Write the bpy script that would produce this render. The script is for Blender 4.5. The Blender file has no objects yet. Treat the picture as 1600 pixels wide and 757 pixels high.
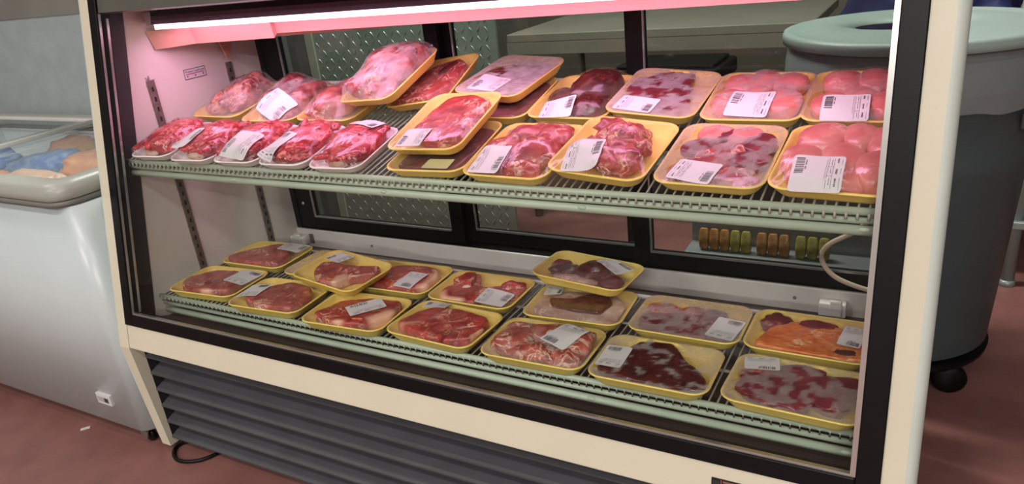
import bpy, bmesh, math, random
import numpy as np
from mathutils import Matrix, Vector, Euler, noise as mnoise
sc = bpy.context.scene
COL = sc.collection
PI = math.pi
random.seed(7)

# ------------------------------------------------------------------ helpers
def lin(c):
    c = c / 255.0
    return c / 12.92 if c <= 0.04045 else ((c + 0.055) / 1.055) ** 2.4
def rgb(r, g, b): return (lin(r), lin(g), lin(b), 1.0)

class MB:
    """collects shapes into one mesh"""
    def __init__(s): s.v = []; s.f = []; s.m = []; s.sm = []
    def add(s, verts, faces, mi=0, smooth=False, M=None):
        o = len(s.v)
        for p in verts:
            p = Vector(p)
            s.v.append(tuple(M @ p) if M is not None else tuple(p))
        for f in faces:
            s.f.append(tuple(i + o for i in f)); s.m.append(mi); s.sm.append(smooth)
        return s
    def box(s, x0, x1, y0, y1, z0, z1, mi=0, M=None, bev=0.0):
        if bev <= 0:
            v = [(x0,y0,z0),(x1,y0,z0),(x1,y1,z0),(x0,y1,z0),(x0,y0,z1),(x1,y0,z1),(x1,y1,z1),(x0,y1,z1)]
            f = [(3,2,1,0),(4,5,6,7),(0,1,5,4),(1,2,6,5),(2,3,7,6),(3,0,4,7)]
            return s.add(v, f, mi, False, M)
        bm = bmesh.new(); bmesh.ops.create_cube(bm, size=1.0)
        for q in bm.verts:
            q.co = Vector(((x0+x1)/2 + q.co.x*(x1-x0), (y0+y1)/2 + q.co.y*(y1-y0), (z0+z1)/2 + q.co.z*(z1-z0)))
        bmesh.ops.bevel(bm, geom=bm.edges[:], offset=bev, segments=2, affect='EDGES', profile=0.5)
        s.bm(bm, mi, False, M); bm.free(); return s
    def bm(s, bm, mi=0, smooth=True, M=None):
        bm.verts.index_update()
        return s.add([q.co.copy() for q in bm.verts], [[q.index for q in f.verts] for f in bm.faces], mi, smooth, M)
    def prism(s, poly, x0, x1, mi=0, smooth=False, M=None):
        """poly in (y,z), extruded along x"""
        n = len(poly)
        v = [(x0, p[0], p[1]) for p in poly] + [(x1, p[0], p[1]) for p in poly]
        f = [tuple(range(n)), tuple(range(2*n-1, n-1, -1))]
        f += [((i+1) % n, i, n+i, n+(i+1) % n) for i in range(n)]
        return s.add(v, f, mi, smooth, M)
    def tube(s, pts, r, n=10, mi=0, cap=True, M=None):
        pts = [Vector(p) for p in pts]; k = len(pts)
        rr = r if isinstance(r, (list, tuple)) else [r]*k
        v = []; f = []; up = Vector((0.0123, 0.021, 1)).normalized()
        for i, p in enumerate(pts):
            t = (pts[min(i+1, k-1)] - pts[max(i-1, 0)]).normalized()
            a = t.cross(up)
            if a.length < 1e-3: a = t.cross(Vector((1, 0, 0)))
            a.normalize(); b = t.cross(a)
            for j in range(n):
                q = 2*PI*j/n
                v.append(p + (a*math.cos(q) + b*math.sin(q))*rr[i])
        for i in range(k-1):
            for j in range(n):
                f.append((i*n+j, i*n+(j+1) % n, (i+1)*n+(j+1) % n, (i+1)*n+j))
        if cap: f += [tuple(range(n-1, -1, -1)), tuple(range((k-1)*n, k*n))]
        return s.add(v, f, mi, True, M)
    def lathe(s, prof, c=(0,0,0), n=48, mi=0, M=None):
        v = []; f = []
        for (r, z) in prof:
            for j in range(n):
                a = 2*PI*j/n
                v.append((c[0]+r*math.cos(a), c[1]+r*math.sin(a), c[2]+z))
        for i in range(len(prof)-1):
            for j in range(n):
                f.append((i*n+j, i*n+(j+1) % n, (i+1)*n+(j+1) % n, (i+1)*n+j))
        return s.add(v, f, mi, True, M)
    def sphere(s, c, r, sub=2, sc_=(1,1,1), mi=0):
        bm = bmesh.new(); bmesh.ops.create_icosphere(bm, subdivisions=sub, radius=r)
        for q in bm.verts: q.co = Vector((c[0]+q.co.x*sc_[0], c[1]+q.co.y*sc_[1], c[2]+q.co.z*sc_[2]))
        s.bm(bm, mi, True); bm.free(); return s
    def mesh(s, name, mats):
        me = bpy.data.meshes.new(name); me.from_pydata(s.v, [], s.f)
        for m in (mats if isinstance(mats, (list, tuple)) else [mats]): me.materials.append(m)
        me.polygons.foreach_set('material_index', s.m)
        me.polygons.foreach_set('use_smooth', s.sm)
        me.update(); return me
    def build(s, name, mats, parent=None, **kw):
        return link(name, s.mesh(name, mats), parent, **kw)

def link(name, me, parent=None, label=None, cat=None, group=None, kind=None, M=None):
    o = bpy.data.objects.new(name, me); COL.objects.link(o)
    if parent is not None: o.parent = parent
    if M is not None: o.matrix_local = M
    if label: o['label'] = label
    if cat: o['category'] = cat
    if group: o['group'] = group
    if kind: o['kind'] = kind
    return o
def thing(name, label, cat, M=None, group=None):
    o = link(name, None, None, label, cat, group)
    o.empty_display_size = 0.05
    if M is not None: o.matrix_world = M
    return o
def T(x, y, z): return Matrix.Translation((x, y, z))

# ------------------------------------------------------------------ materials
def mat(name, base=(0.8,0.8,0.8,1), rough=0.5, metal=0.0, noise=0.0, nscale=20.0, bump=0.0, bscale=80.0, dark=None, emit=None, estr=0.0, spec=0.5):
    m = bpy.data.materials.new(name); m.use_nodes = True
    nt = m.node_tree; b = nt.nodes['Principled BSDF']
    b.inputs['Base Color'].default_value = base
    b.inputs['Roughness'].default_value = rough
    b.inputs['Metallic'].default_value = metal
    b.inputs['Specular IOR Level'].default_value = spec
    if emit:
        b.inputs['Emission Color'].default_value = emit; b.inputs['Emission Strength'].default_value = estr
    tc = nt.nodes.new('ShaderNodeTexCoord')
    if noise > 0:
        n = nt.nodes.new('ShaderNodeTexNoise'); n.inputs['Scale'].default_value = nscale; n.inputs['Detail'].default_value = 6
        r = nt.nodes.new('ShaderNodeValToRGB'); r.color_ramp.elements[0].position = .35; r.color_ramp.elements[1].position = .7
        d = dark or tuple(c*(1-noise) for c in base[:3]) + (1,)
        r.color_ramp.elements[0].color = d; r.color_ramp.elements[1].color = base
        nt.links.new(tc.outputs['Object'], n.inputs['Vector']); nt.links.new(n.outputs['Fac'], r.inputs['Fac'])
        nt.links.new(r.outputs['Color'], b.inputs['Base Color'])
    if bump > 0:
        n2 = nt.nodes.new('ShaderNodeTexNoise'); n2.inputs['Scale'].default_value = bscale; n2.inputs['Detail'].default_value = 4
        bp = nt.nodes.new('ShaderNodeBump'); bp.inputs['Strength'].default_value = bump; bp.inputs['Distance'].default_value = .002
        nt.links.new(tc.outputs['Object'], n2.inputs['Vector']); nt.links.new(n2.outputs['Fac'], bp.inputs['Height'])
        nt.links.new(bp.outputs['Normal'], b.inputs['Normal'])
    return m

def glass_mat(name, tint=(0.95,0.97,0.96,1), ior=1.45, rough=0.0, haze=0.0, hazecol=(0.8,0.8,0.8,1)):
    m = bpy.data.materials.new(name); m.use_nodes = True; nt = m.node_tree
    nt.nodes.remove(nt.nodes['Principled BSDF']); out = nt.nodes['Material Output']
    tr = nt.nodes.new('ShaderNodeBsdfTransparent'); tr.inputs['Color'].default_value = tint
    gl = nt.nodes.new('ShaderNodeBsdfGlossy'); gl.inputs['Roughness'].default_value = rough
    fr = nt.nodes.new('ShaderNodeFresnel'); fr.inputs['IOR'].default_value = ior
    mx = nt.nodes.new('ShaderNodeMixShader')
    ge = nt.nodes.new('ShaderNodeNewGeometry'); iv = nt.nodes.new('ShaderNodeMath'); iv.operation = 'SUBTRACT'; iv.inputs[0].default_value = 1.0
    ml = nt.nodes.new('ShaderNodeMath'); ml.operation = 'MULTIPLY'
    nt.links.new(ge.outputs['Backfacing'], iv.inputs[1]); nt.links.new(iv.outputs[0], ml.inputs[0]); nt.links.new(fr.outputs['Fac'], ml.inputs[1])
    nt.links.new(ml.outputs[0], mx.inputs['Fac']); nt.links.new(gl.outputs['BSDF'], mx.inputs[2])
    if haze > 0:
        di = nt.nodes.new('ShaderNodeBsdfDiffuse'); di.inputs['Color'].default_value = hazecol
        m2 = nt.nodes.new('ShaderNodeMixShader'); m2.inputs['Fac'].default_value = haze
        nt.links.new(tr.outputs['BSDF'], m2.inputs[1]); nt.links.new(di.outputs['BSDF'], m2.inputs[2])
        nt.links.new(m2.outputs['Shader'], mx.inputs[1])
    else:
        nt.links.new(tr.outputs['BSDF'], mx.inputs[1])
    nt.links.new(mx.outputs['Shader'], out.inputs['Surface'])
    return m

def film_mat():
    m = bpy.data.materials.new('cling_film'); m.use_nodes = True; nt = m.node_tree; L = nt.links.new
    nt.nodes.remove(nt.nodes['Principled BSDF']); out = nt.nodes['Material Output']
    N = nt.nodes.new
    at = N('ShaderNodeAttribute'); at.attribute_name = 'contact'
    fg = N('ShaderNodeAttribute'); fg.attribute_type = 'OBJECT'; fg.attribute_name = 'fog'
    tc = N('ShaderNodeTexCoord'); inf = N('ShaderNodeObjectInfo')
    sh = N('ShaderNodeVectorMath'); sh.operation = 'ADD'
    mulr = N('ShaderNodeMath'); mulr.operation = 'MULTIPLY'; mulr.inputs[1].default_value = 37.0
    L(inf.outputs['Random'], mulr.inputs[0]); L(tc.outputs['Object'], sh.inputs[0]); L(mulr.outputs[0], sh.inputs[1])
    n = N('ShaderNodeTexNoise'); n.inputs['Scale'].default_value = 38; n.inputs['Detail'].default_value = 5
    L(sh.outputs[0], n.inputs['Vector'])
    # fog = fogamount * (1-contact) * ramp(noise)
    inv = N('ShaderNodeMath'); inv.operation = 'SUBTRACT'; inv.inputs[0].default_value = 1.0; L(at.outputs['Fac'], inv.inputs[1])
    mr = N('ShaderNodeMapRange'); mr.inputs['From Min'].default_value = .25; mr.inputs['From Max'].default_value = .6; mr.inputs['To Min'].default_value = .45; mr.inputs['To Max'].default_value = 1.0
    L(n.outputs['Fac'], mr.inputs['Value'])
    m1 = N('ShaderNodeMath'); m1.operation = 'MULTIPLY'; L(inv.outputs[0], m1.inputs[0]); L(mr.outputs['Result'], m1.inputs[1])
    m2 = N('ShaderNodeMath'); m2.operation = 'MULTIPLY'; m2.use_clamp = True; L(m1.outputs[0], m2.inputs[0]); L(fg.outputs['Fac'], m2.inputs[1])
    tr = N('ShaderNodeBsdfTransparent'); tr.inputs['Color'].default_value = (.985,.985,.985,1)
    di = N('ShaderNodeBsdfDiffuse'); di.inputs['Color'].default_value = (.60,.54,.51,1)
    tl = N('ShaderNodeBsdfTranslucent'); tl.inputs['Color'].default_value = (.60,.54,.51,1)
    md = N('ShaderNodeMixShader'); md.inputs['Fac'].default_value = .25; L(di.outputs[0], md.inputs[1]); L(tl.outputs[0], md.inputs[2])
    mx = N('ShaderNodeMixShader'); L(m2.outputs[0], mx.inputs['Fac']); L(tr.outputs[0], mx.inputs[1]); L(md.outputs[0], mx.inputs[2])
    # crinkles
    mp = N('ShaderNodeMapping'); mp.inputs['Scale'].default_value = (60, 16, 30); L(sh.outputs[0], mp.inputs['Vector'])
    n2 = N('ShaderNodeTexNoise'); n2.inputs['Scale'].default_value = 1.0; n2.inputs['Detail'].default_value = 3; L(mp.outputs[0], n2.inputs['Vector'])
    bp = N('ShaderNodeBump'); bp.inputs['Strength'].default_value = .55; bp.inputs['Distance'].default_value = .004; L(n2.outputs['Fac'], bp.inputs['Height'])
    gl = N('ShaderNodeBsdfGlossy'); gl.inputs['Roughness'].default_value = .10; L(bp.outputs['Normal'], gl.inputs['Normal'])
    fr = N('ShaderNodeFresnel'); fr.inputs['IOR'].default_value = 1.34; L(bp.outputs['Normal'], fr.inputs['Normal'])
    cl = N('ShaderNodeMath'); cl.operation = 'MINIMUM'; cl.inputs[1].default_value = .14; L(fr.outputs[0], cl.inputs[0])
    ms = N('ShaderNodeMixShader'); L(cl.outputs[0], ms.inputs['Fac']); L(mx.outputs[0], ms.inputs[1]); L(gl.outputs[0], ms.inputs[2])
    L(ms.outputs[0], out.inputs['Surface'])
    return m

def meat_mat(name, base, dark, fat, fatamt=.5, grain=1.0, rough=.38, scale=1.0):
    m = bpy.data.materials.new(name); m.use_nodes = True; nt = m.node_tree; L = nt.links.new; N = nt.nodes.new
    b = nt.nodes['Principled BSDF']; b.inputs['Roughness'].default_value = rough
    b.inputs['Coat Weight'].default_value = .25; b.inputs['Coat Roughness'].default_value = .15
    tc = N('ShaderNodeTexCoord'); inf = N('ShaderNodeObjectInfo')
    mulr = N('ShaderNodeMath'); mulr.operation = 'MULTIPLY'; mulr.inputs[1].default_value = 53.0
    sh = N('ShaderNodeVectorMath'); sh.operation = 'ADD'
    L(inf.outputs['Random'], mulr.inputs[0]); L(tc.outputs['Object'], sh.inputs[0]); L(mulr.outputs[0], sh.inputs[1])
    n1 = N('ShaderNodeTexNoise'); n1.inputs['Scale'].default_value = 32*scale; n1.inputs['Detail'].default_value = 6; n1.inputs['Distortion'].default_value = .6
    L(sh.outputs[0], n1.inputs['Vector'])
    r1 = N('ShaderNodeValToRGB'); r1.color_ramp.elements[0].position = .36; r1.color_ramp.elements[1].position = .62
    r1.color_ramp.elements[0].color = dark; r1.color_ramp.elements[1].color = base
    L(n1.outputs['Fac'], r1.inputs['Fac'])
    # muscle grain
    mp = N('ShaderNodeMapping'); mp.inputs['Scale'].default_value = (70, 330, 140); mp.inputs['Rotation'].default_value = (0, 0, .6); L(sh.outputs[0], mp.inputs['Vector'])
    ng = N('ShaderNodeTexNoise'); ng.inputs['Scale'].default_value = 1.0; ng.inputs['Detail'].default_value = 3; L(mp.outputs[0], ng.inputs['Vector'])
    mg = N('ShaderNodeMix'); mg.data_type = 'RGBA'; mg.blend_type = 'MULTIPLY'
    rg = N('ShaderNodeValToRGB'); rg.color_ramp.elements[0].position = .3; rg.color_ramp.elements[1].position = .6
    rg.color_ramp.elements[0].color = (.56,.48,.48,1); rg.color_ramp.elements[1].color = (1.08,1.08,1.08,1)
    L(ng.outputs['Fac'], rg.inputs['Fac']); mg.inputs['Factor'].default_value = min(1, grain*.85)
    L(r1.outputs['Color'], mg.inputs['A']); L(rg.outputs['Color'], mg.inputs['B'])
    # fat seams: ridge of a distorted noise
    n3 = N('ShaderNodeTexNoise'); n3.inputs['Scale'].default_value = 26*scale; n3.inputs['Detail'].default_value = 5; n3.inputs['Distortion'].default_value = 1.6
    L(sh.outputs[0], n3.inputs['Vector'])
    sb = N('ShaderNodeMath'); sb.operation = 'SUBTRACT'; sb.inputs[1].default_value = .5; L(n3.outputs['Fac'], sb.inputs[0])
    ab = N('ShaderNodeMath'); ab.operation = 'ABSOLUTE'; L(sb.outputs[0], ab.inputs[0])
    mr = N('ShaderNodeMapRange'); mr.inputs['From Min'].default_value = .012; mr.inputs['From Max'].default_value = .05; mr.inputs['To Min'].default_value = 1; mr.inputs['To Max'].default_value = 0
    L(ab.outputs[0], mr.inputs['Value'])
    n4 = N('ShaderNodeTexNoise'); n4.inputs['Scale'].default_value = 20*scale; L(sh.outputs[0], n4.inputs['Vector'])
    m4 = N('ShaderNodeMapRange'); m4.inputs['From Min'].default_value = .62-.25*fatamt; m4.inputs['From Max'].default_value = .74-.25*fatamt; L(n4.outputs['Fac'], m4.inputs['Value'])
    mm = N('ShaderNodeMath'); mm.operation = 'MULTIPLY'; L(mr.outputs[0], mm.inputs[0]); L(m4.outputs[0], mm.inputs[1])
    at = N('ShaderNodeAttribute'); at.attribute_name = 'fatrim'
    mxx = N('ShaderNodeMath'); mxx.operation = 'MAXIMUM'; L(mm.outputs[0], mxx.inputs[0]); L(at.outputs['Fac'], mxx.inputs[1])
    mf = N('ShaderNodeMix'); mf.data_type = 'RGBA'; L(mxx.outputs[0], mf.inputs['Factor']); L(mg.outputs['Result'], mf.inputs['A']); mf.inputs['B'].default_value = fat
    L(mf.outputs['Result'], b.inputs['Base Color'])
    bp = N('ShaderNodeBump'); bp.inputs['Strength'].default_value = .35; bp.inputs['Distance'].default_value = .002
    L(n1.outputs['Fac'], bp.inputs['Height']); L(bp.outputs['Normal'], b.inputs['Normal'])
    return m

M = {}
M['cream'] = mat('cream_enamel', rgb(212,205,184), .35, noise=.05, nscale=6)
M['edge'] = mat('pale_steel_trim', rgb(200,208,200), .4, noise=.06, nscale=9)
M['black'] = mat('black_frame', rgb(12,12,14), .4, noise=.25, nscale=30, spec=.22)
M['reveal'] = mat('charcoal_gasket', rgb(50,46,50), .5, noise=.2, nscale=14)
M['louver'] = mat('dark_grey_louver', rgb(70,70,75), .5, noise=.18, nscale=12)
M['kick'] = mat('black_recess', rgb(24,24,26), .8, noise=.2)
M['wallin'] = mat('white_liner', rgb(222,212,203), .45, noise=.08, nscale=5)
M['ledge'] = mat('white_ledge', rgb(222,216,212), .4, noise=.07, nscale=8)
M['plum'] = mat('dark_plenum', rgb(84,72,70), .5, noise=.25, nscale=7)
M['header'] = mat('grey_header', rgb(92,92,84), .35, noise=.2, nscale=5)
M['silver'] = mat('bright_trim', rgb(190,188,186), .25, metal=.8)
M['steel'] = mat('dull_steel', rgb(150,136,130), .45, metal=.6, noise=.35, nscale=60)
M['slot'] = mat('dark_slot', rgb(40,30,28), .8, noise=.1)
M['sage'] = mat('sage_shelf_coating', rgb(176,188,168), .4, noise=.08, nscale=20)
M['wire'] = mat('sage_wire', rgb(170,168,154), .4, noise=.1, nscale=20)
M['lamp_house'] = mat('lamp_housing', rgb(120,84,104), .35, noise=.2, nscale=12)
M['lens'] = mat('lamp_lens', rgb(255,225,245), .3, emit=(1,.72,.92,1), estr=3.2)
M['pan'] = mat('salmon_pan', rgb(208,156,134), .3, noise=.14, nscale=5)
M['doorglass'] = glass_mat('rear_door_glass', (.84,.87,.85,1), 1.5)
M['glass'] = glass_mat('front_glass', (.97,.98,.975,1), 1.33)
M['clear'] = glass_mat('freezer_lid_glass', (.96,.97,.97,1), 1.3, haze=.04, hazecol=(.7,.74,.74,1))
M['film'] = film_mat()
M['yellow'] = mat('yellow_foam', rgb(243,212,108), .45, noise=.06, nscale=30, bump=.15, bscale=500)
M['white_foam'] = mat('white_foam', rgb(240,232,228), .5, noise=.05, nscale=30, bump=.15, bscale=500)
M['paper'] = mat('label_paper', rgb(208,205,204), .55, noise=.03, nscale=40)
M['oldpaper'] = mat('yellowed_label_paper', rgb(206,200,150), .55, noise=.06, nscale=40)
M['ink'] = mat('label_ink', rgb(84,78,84), .6, noise=.1)
M['beef'] = meat_mat('red_beef', rgb(192,76,66), rgb(150,52,48), rgb(230,180,150), .5, grain=1.0)
M['beefdull'] = meat_mat('dull_beef', rgb(182,94,84), rgb(146,68,62), rgb(222,172,146), .5, grain=1.0)
M['stew'] = meat_mat('bright_stew_beef', rgb(206,58,64), rgb(158,30,44), rgb(228,130,126), .9, grain=1.0)
M['pork'] = meat_mat('pink_pork', rgb(190,88,82), rgb(146,50,54), rgb(228,184,164), .65, grain=.6)
M['goat'] = meat_mat('bone_in_meat', rgb(190,96,80), rgb(140,50,48), rgb(222,184,160), .95, grain=.6)
M['shoulder'] = meat_mat('mottled_shoulder', rgb(184,104,92), rgb(108,44,46), rgb(204,154,132), .7, grain=.5, scale=.7)
M['darkmeat'] = meat_mat('dark_maroon_meat', rgb(116,40,44), rgb(84,24,32), rgb(170,110,100), .25)
M['liver'] = meat_mat('liver', rgb(88,34,30), rgb(62,22,22), rgb(128,72,62), .05, grain=.15, rough=.25)
M['brownorgan'] = meat_mat('brown_organ', rgb(102,58,50), rgb(76,40,36), rgb(150,108,94), .05, grain=.15, rough=.25)
M['pale'] = meat_mat('pale_fat', rgb(206,180,160), rgb(180,130,116), rgb(228,206,186), .6, grain=.2)
M['orange'] = meat_mat('orange_tripe', rgb(232,140,78), rgb(214,104,56), rgb(240,190,140), .5, grain=.9)
M['chicken'] = meat_mat('pink_poultry', rgb(222,142,132), rgb(206,112,108), rgb(236,184,170), .25, grain=.12, rough=.28)
M['maroonspot'] = meat_mat('purple_maroon_meat', rgb(134,52,60), rgb(104,34,46), rgb(170,110,108), .12, grain=.2, rough=.3)
M['bone'] = mat('bone_white', rgb(232,214,194), .5, noise=.12, nscale=60)

# ------------------------------------------------------------------ display case (front plane leans back above the cream band)
W = 1.83; AL = 0.2064; ZB = 0.3407; S1 = 0.0663; S2 = 0.1004; XL = 0.0357
sa, ca = math.sin(AL), math.cos(AL)
def Fp(s, d=0.0): return (s*sa + d*ca, ZB + s*ca - d*sa)       # (y,z) on the leaning front, d = depth behind it
STOP = 0.93
FM = Matrix.Translation((0, 0, ZB)) @ Matrix.Rotation(-AL, 4, 'X')   # local: x along case, y = depth behind the front, z = up the front
case = thing('display_case', 'long cream and black refrigerated meat display case with slanted glass front', 'display case')
yt, zt = Fp(STOP)
BACK = 0.70
for x0, x1, nm in ((0.0, 0.036, 'l'), (W-0.030, W, 'r')):
    mb = MB()
    xo = x0-0.012 if nm == 'l' else x0
    poly = [(0.022, 0.012), (0.0, ZB), (yt, zt), (yt+.02, zt+.03), (BACK, zt+.03), (BACK, 0.012)]
    mb.prism(poly, x0, x1, 0)
    # rounded outer trim of the end panel
    r = []
    for k in range(7):
        a = k/6*PI/2
        r.append((0.016*math.sin(a), 0.016*(1-math.cos(a))))
    sgn = -1 if nm == 'l' else 1; xe = x0 if nm == 'l' else x1
    rows = []
    for s_ in (-1, 0, 1, 2):
        row = []
        for (dx, dy) in r + [(0.016, BACK-.08)]:
            if s_ == -1: yy, zz = 0.022 + dy, 0.03
            elif s_ == 0: yy, zz = 0.0 + dy, ZB
            elif s_ == 1: yy, zz = Fp(STOP*.5, dy)
            else: yy, zz = Fp(STOP, dy)
            if dy > .1: yy = BACK
            row.append((xe + sgn*dx, yy, zz))
        rows.append(row)
    v = [p for row in rows for p in row]; n = len(rows[0])
    f = []
    for i in range(3):
        for j in range(n-1):
            q = (i*n+j, i*n+j+1, (i+1)*n+j+1, (i+1)*n+j)
            f.append(q if sgn > 0 else q[::-1])
    mb.add(v, f, 1, True)
    mb.build('end_panel', [M['cream'], M['edge']], case)
# cream band across the front
mb = MB(); mb.box(.036, W-.03, 0.001, .03, 0.0, S1, M=FM, bev=.003); mb.build('front_panel', M['cream'], case)
# black glass frame: jambs, sill, header
mb = MB()
mb.box(.036, .066, -.004, .03, S1, STOP, M=FM, bev=.002)
mb.box(W-.064, W-.030, -.004, .03, S1, STOP, M=FM, bev=.002)
mb.box(.066, W-.064, -.004, .03, S1, S2-.004, M=FM, bev=.002)
mb.box(.060, W-.06, .004, .02, S1+.012, S1+.016, M=FM)
mb.build('glass_frame', M['black'], case)
mb = MB(); mb.box(.066, W-.064, .000, .010, S2-.004, S2, M=FM)
mb.box(.066, .0675, .000, .006, S2, STOP-.09, M=FM); mb.box(.074, .0755, .014, .02, S2, STOP-.1, M=FM)  # left strips stand in for pale reflections on the glass edge
mb.box(W-.0715, W-.064, -.002, .012, S2, STOP-.09, M=FM)
mb.build('glazing_bead_and_glints', M['silver'], case, label='thin bright metal bead around the glass, with edge reflections built as strips at left')
mb = MB()
for xx, x2 in ((.036, .0405),):
    mb.box(xx, x2, .03, .0806, .0, STOP, M=FM)
mb.box(.0415, .0425, .03, .0806, .0, STOP, M=FM)
mb.build('inner_gasket', M['reveal'], case)
mb = MB(); mb.box(.066, W-.064, .002, .026, .842, STOP, M=FM); mb.build('header_rail', M['header'], case)
mb = MB(); mb.box(.066, W-.0645, .003, .008, S2+.0005, .842, M=FM); mb.build('front_glass', M['glass'], case)
# top of the case
mb = MB(); mb.box(.036, W-.03, yt+.0, BACK, zt+.005, zt+.03); mb.build('top_panel', M['header'], case)
# liner walls
WF = .081
for x0, x1 in ((.0362, .040), (W-.034, W-.0302)):
    a = Fp(-.02, WF); b = Fp(STOP, WF)
    mb = MB(); mb.prism([(a[0], .36), b, (.652, b[1]), (.652, .36)], x0, x1); mb.build('liner_wall', M['wallin'], case)
# interior floor (dark plenum) and closing bottom
mb = MB()
a = Fp(S1, .031)
mb.prism([(a[0], .365), a, (a[0]+.004, a[1]), (.135, .372), (.66, .372), (.66, .35), (a[0], .35)], .0405, W-.035)
mb.build('interior_floor', M['plum'], case)
# white ledge under the rear doors
mb = MB(); mb.box(.041, W-.035, .640, .70, .340, .4312, bev=.002); mb.build('rear_ledge', M['ledge'], case)
for (x, z) in ((.35, .40), (1.05, .405), (1.58, .402)):
    MB().lathe([(0.0001, .0035), (.003, .003), (.0042, 0)], n=12, M=T(x, .640, z) @ Matrix.Rotation(PI/2, 4, 'X')).build('ledge_screw', M['steel'], case)
# rear sliding doors
DY = .652
TOPZ = 1.20
def rear_door(x0, x1, y, lw, rw, zb=.434, screw=None):
    fr = MB()
    fr.box(x0, x0+lw, y, y+.022, zb, TOPZ, bev=.002)
    fr.box(x1-rw, x1, y, y+.022, zb, TOPZ, bev=.002)
    fr.box(x0+lw, x1-rw, y, y+.022, zb, zb+.040, bev=.002)
    fr.box(x0+lw, x1-rw, y, y+.022, TOPZ-.04, TOPZ, bev=.002)
    fo = fr.build('rear_door', M['black'], case)
    MB().box(x0+lw-.004, x1-rw+.004, y+.010, y+.014, zb+.036, TOPZ-.036).build('door_pane', M['doorglass'], fo)
    b = MB(); b.box(x0+lw, x1-rw, y-.002, y+.003, zb+.038, zb+.043)
    b.box(x0+lw, x0+lw+.004, y-.002, y+.003, zb+.043, TOPZ-.04)
    b.build('door_glazing_bead', M['silver'], fo)
    for (sx, sz) in screw or []:
        MB().lathe([(.0001, .004), (.0045, .003), (.0065, 0)], n=14, M=T(sx, y, sz) @ Matrix.Rotation(PI/2, 4, 'X')).build('door_screw', M['silver'], fo)
rear_door(.0600, .690, DY, .066, .042, screw=[(.085, .515), (.668, .991)])
rear_door(.668, 1.232, DY+.026, .047, .040, screw=[(1.218, 1.012)])
rear_door(1.196, W-.036, DY, .042, .03)
mb = MB(); mb.box(.041, .0598, DY-.004, DY+.03, .4315, TOPZ+.06); mb.box(.0598, W-.036, DY-.002, DY+.06, TOPZ+.001, zt+.004)
mb.box(.0598, W-.036, DY-.006, DY+.05, .4315, .4335); mb.build('door_track', M['black'], case)
# pilasters on the liner wall
for y in (.2737, .5323):
    mb = MB(); mb.box(.0405, .0445, y-.011, y+.011, .392, .985, bev=.001)
    for k in range(22):
        z = .41 + k*.026
        mb.box(.0444, .0449, y-.003, y+.003, z, z+.012, 1)
    mb.build('shelf_pilaster', [M['steel'], M['slot']], case)
for y in (.2737, .5323):
    mb = MB(); mb.box(W-.0386, W-.0345, y-.011, y+.011, .392, .985, bev=.001)
    mb.build('shelf_pilaster', [M['steel'], M['slot']], case)
# torn sealant above the front pilaster
mb = MB()
rnd = random.Random(3)
for k in range(9):
    a = rnd.uniform(0, 2*PI); l = rnd.uniform(.006, .018)
    mb.tube([(.0412, .272, .984), (.043, .272+l*.6*math.cos(a), .984+l*.5*math.sin(a)), (.042, .272+l*math.cos(a), .984+l*math.sin(a))], .0012, 5)
mb.build('sealant_scraps', mat('grey_scrap', rgb(190,176,180), .6, noise=.3), case)
# lamp
mb = MB(); mb.prism([(.286, 1.1205), (.292, 1.140), (.330, 1.150), (.365, 1.146), (.372, 1.118), (.340, 1.112)], .09, 1.70); mb.build('lamp_housing', M['lamp_house'], case)
lm = MB(); lm.prism([(.2835, 1.1085), (.2845, 1.1205), (.300, 1.121), (.330, 1.1115), (.330, 1.1045)], .105, 1.68); lm.build('lamp_lens', M['lens'], case, label='glowing pink white fluorescent lens')
for xb in (.078, .90, 1.708):
    mb = MB(); mb.tube([(xb, .33, 1.145), (xb, .33, 1.245)], .004, 8)
    mb.box(xb-.012, xb+.012, .29, .345, 1.118 if xb != .90 else 1.142, 1.152, bev=.002)
    mb.build('lamp_bracket', M['silver'], case)
# evaporator drain pan hanging behind the lamp
def pan():
    mb = MB(); zr = 1.104
    out = [(.042, .300), (.115, .375), (.40, .380), (.40, .392), (1.79, .392), (1.79, .60), (.042, .60)]
    low = [(.046, .312), (.118, .384), (.40, .386), (.40, .396), (1.786, .396), (1.786, .596), (.046, .596)]
    zl = [1.056, 1.058, 1.062, 1.072, 1.080, 1.080, 1.056]
    n = len(out)
    v = [(p[0], p[1], zr) for p in out] + [(p[0], p[1], z) for p, z in zip(low, zl)]
    v += [(p[0]*.998+.001, p[1]+(.006 if p[1] < .5 else -.006), zr) for p in out] + [(p[0], p[1]+(.005 if p[1] < .5 else -.005), z+.004) for p, z in zip(low, zl)]
    f = []
    for i in range(n):
        j = (i+1) % n
        f += [(i, n+i, n+j, j), (2*n+j, 3*n+j, 3*n+i, 2*n+i), (i, j, 2*n+j, 2*n+i)]
    f += [tuple(n+i for i in range(n)), tuple(3*n+i for i in reversed(range(n)))]
    mb.add(v, f)
    return mb
po = pan().build('drain_pan', M['pan'], case)
mb = MB(); mb.box(.10, 1.75, .42, .58, 1.085, 1.18, bev=.004)
for k in range(60):
    x = .36 + k*.0082
    mb.box(x, x+.002, .414, .42, 1.09, 1.17)
mb.build('evaporator_coil', mat('coil_aluminium', rgb(196,156,150), .3, metal=.5, noise=.2, nscale=30), po)
mb = MB(); mb.add([(.05, .505, 1.055), (.05, .56, 1.055), (.05, .53, .998), (.05, .522, .996), (.058, .505, 1.055), (.058, .56, 1.055), (.058, .53, .998), (.058, .522, .996)],
    [(0,1,2,3), (7,6,5,4), (0,4,5,1), (1,5,6,2), (2,6,7,3), (3,7,4,0)]); mb.build('pan_bracket', M['pan'], po)
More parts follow.
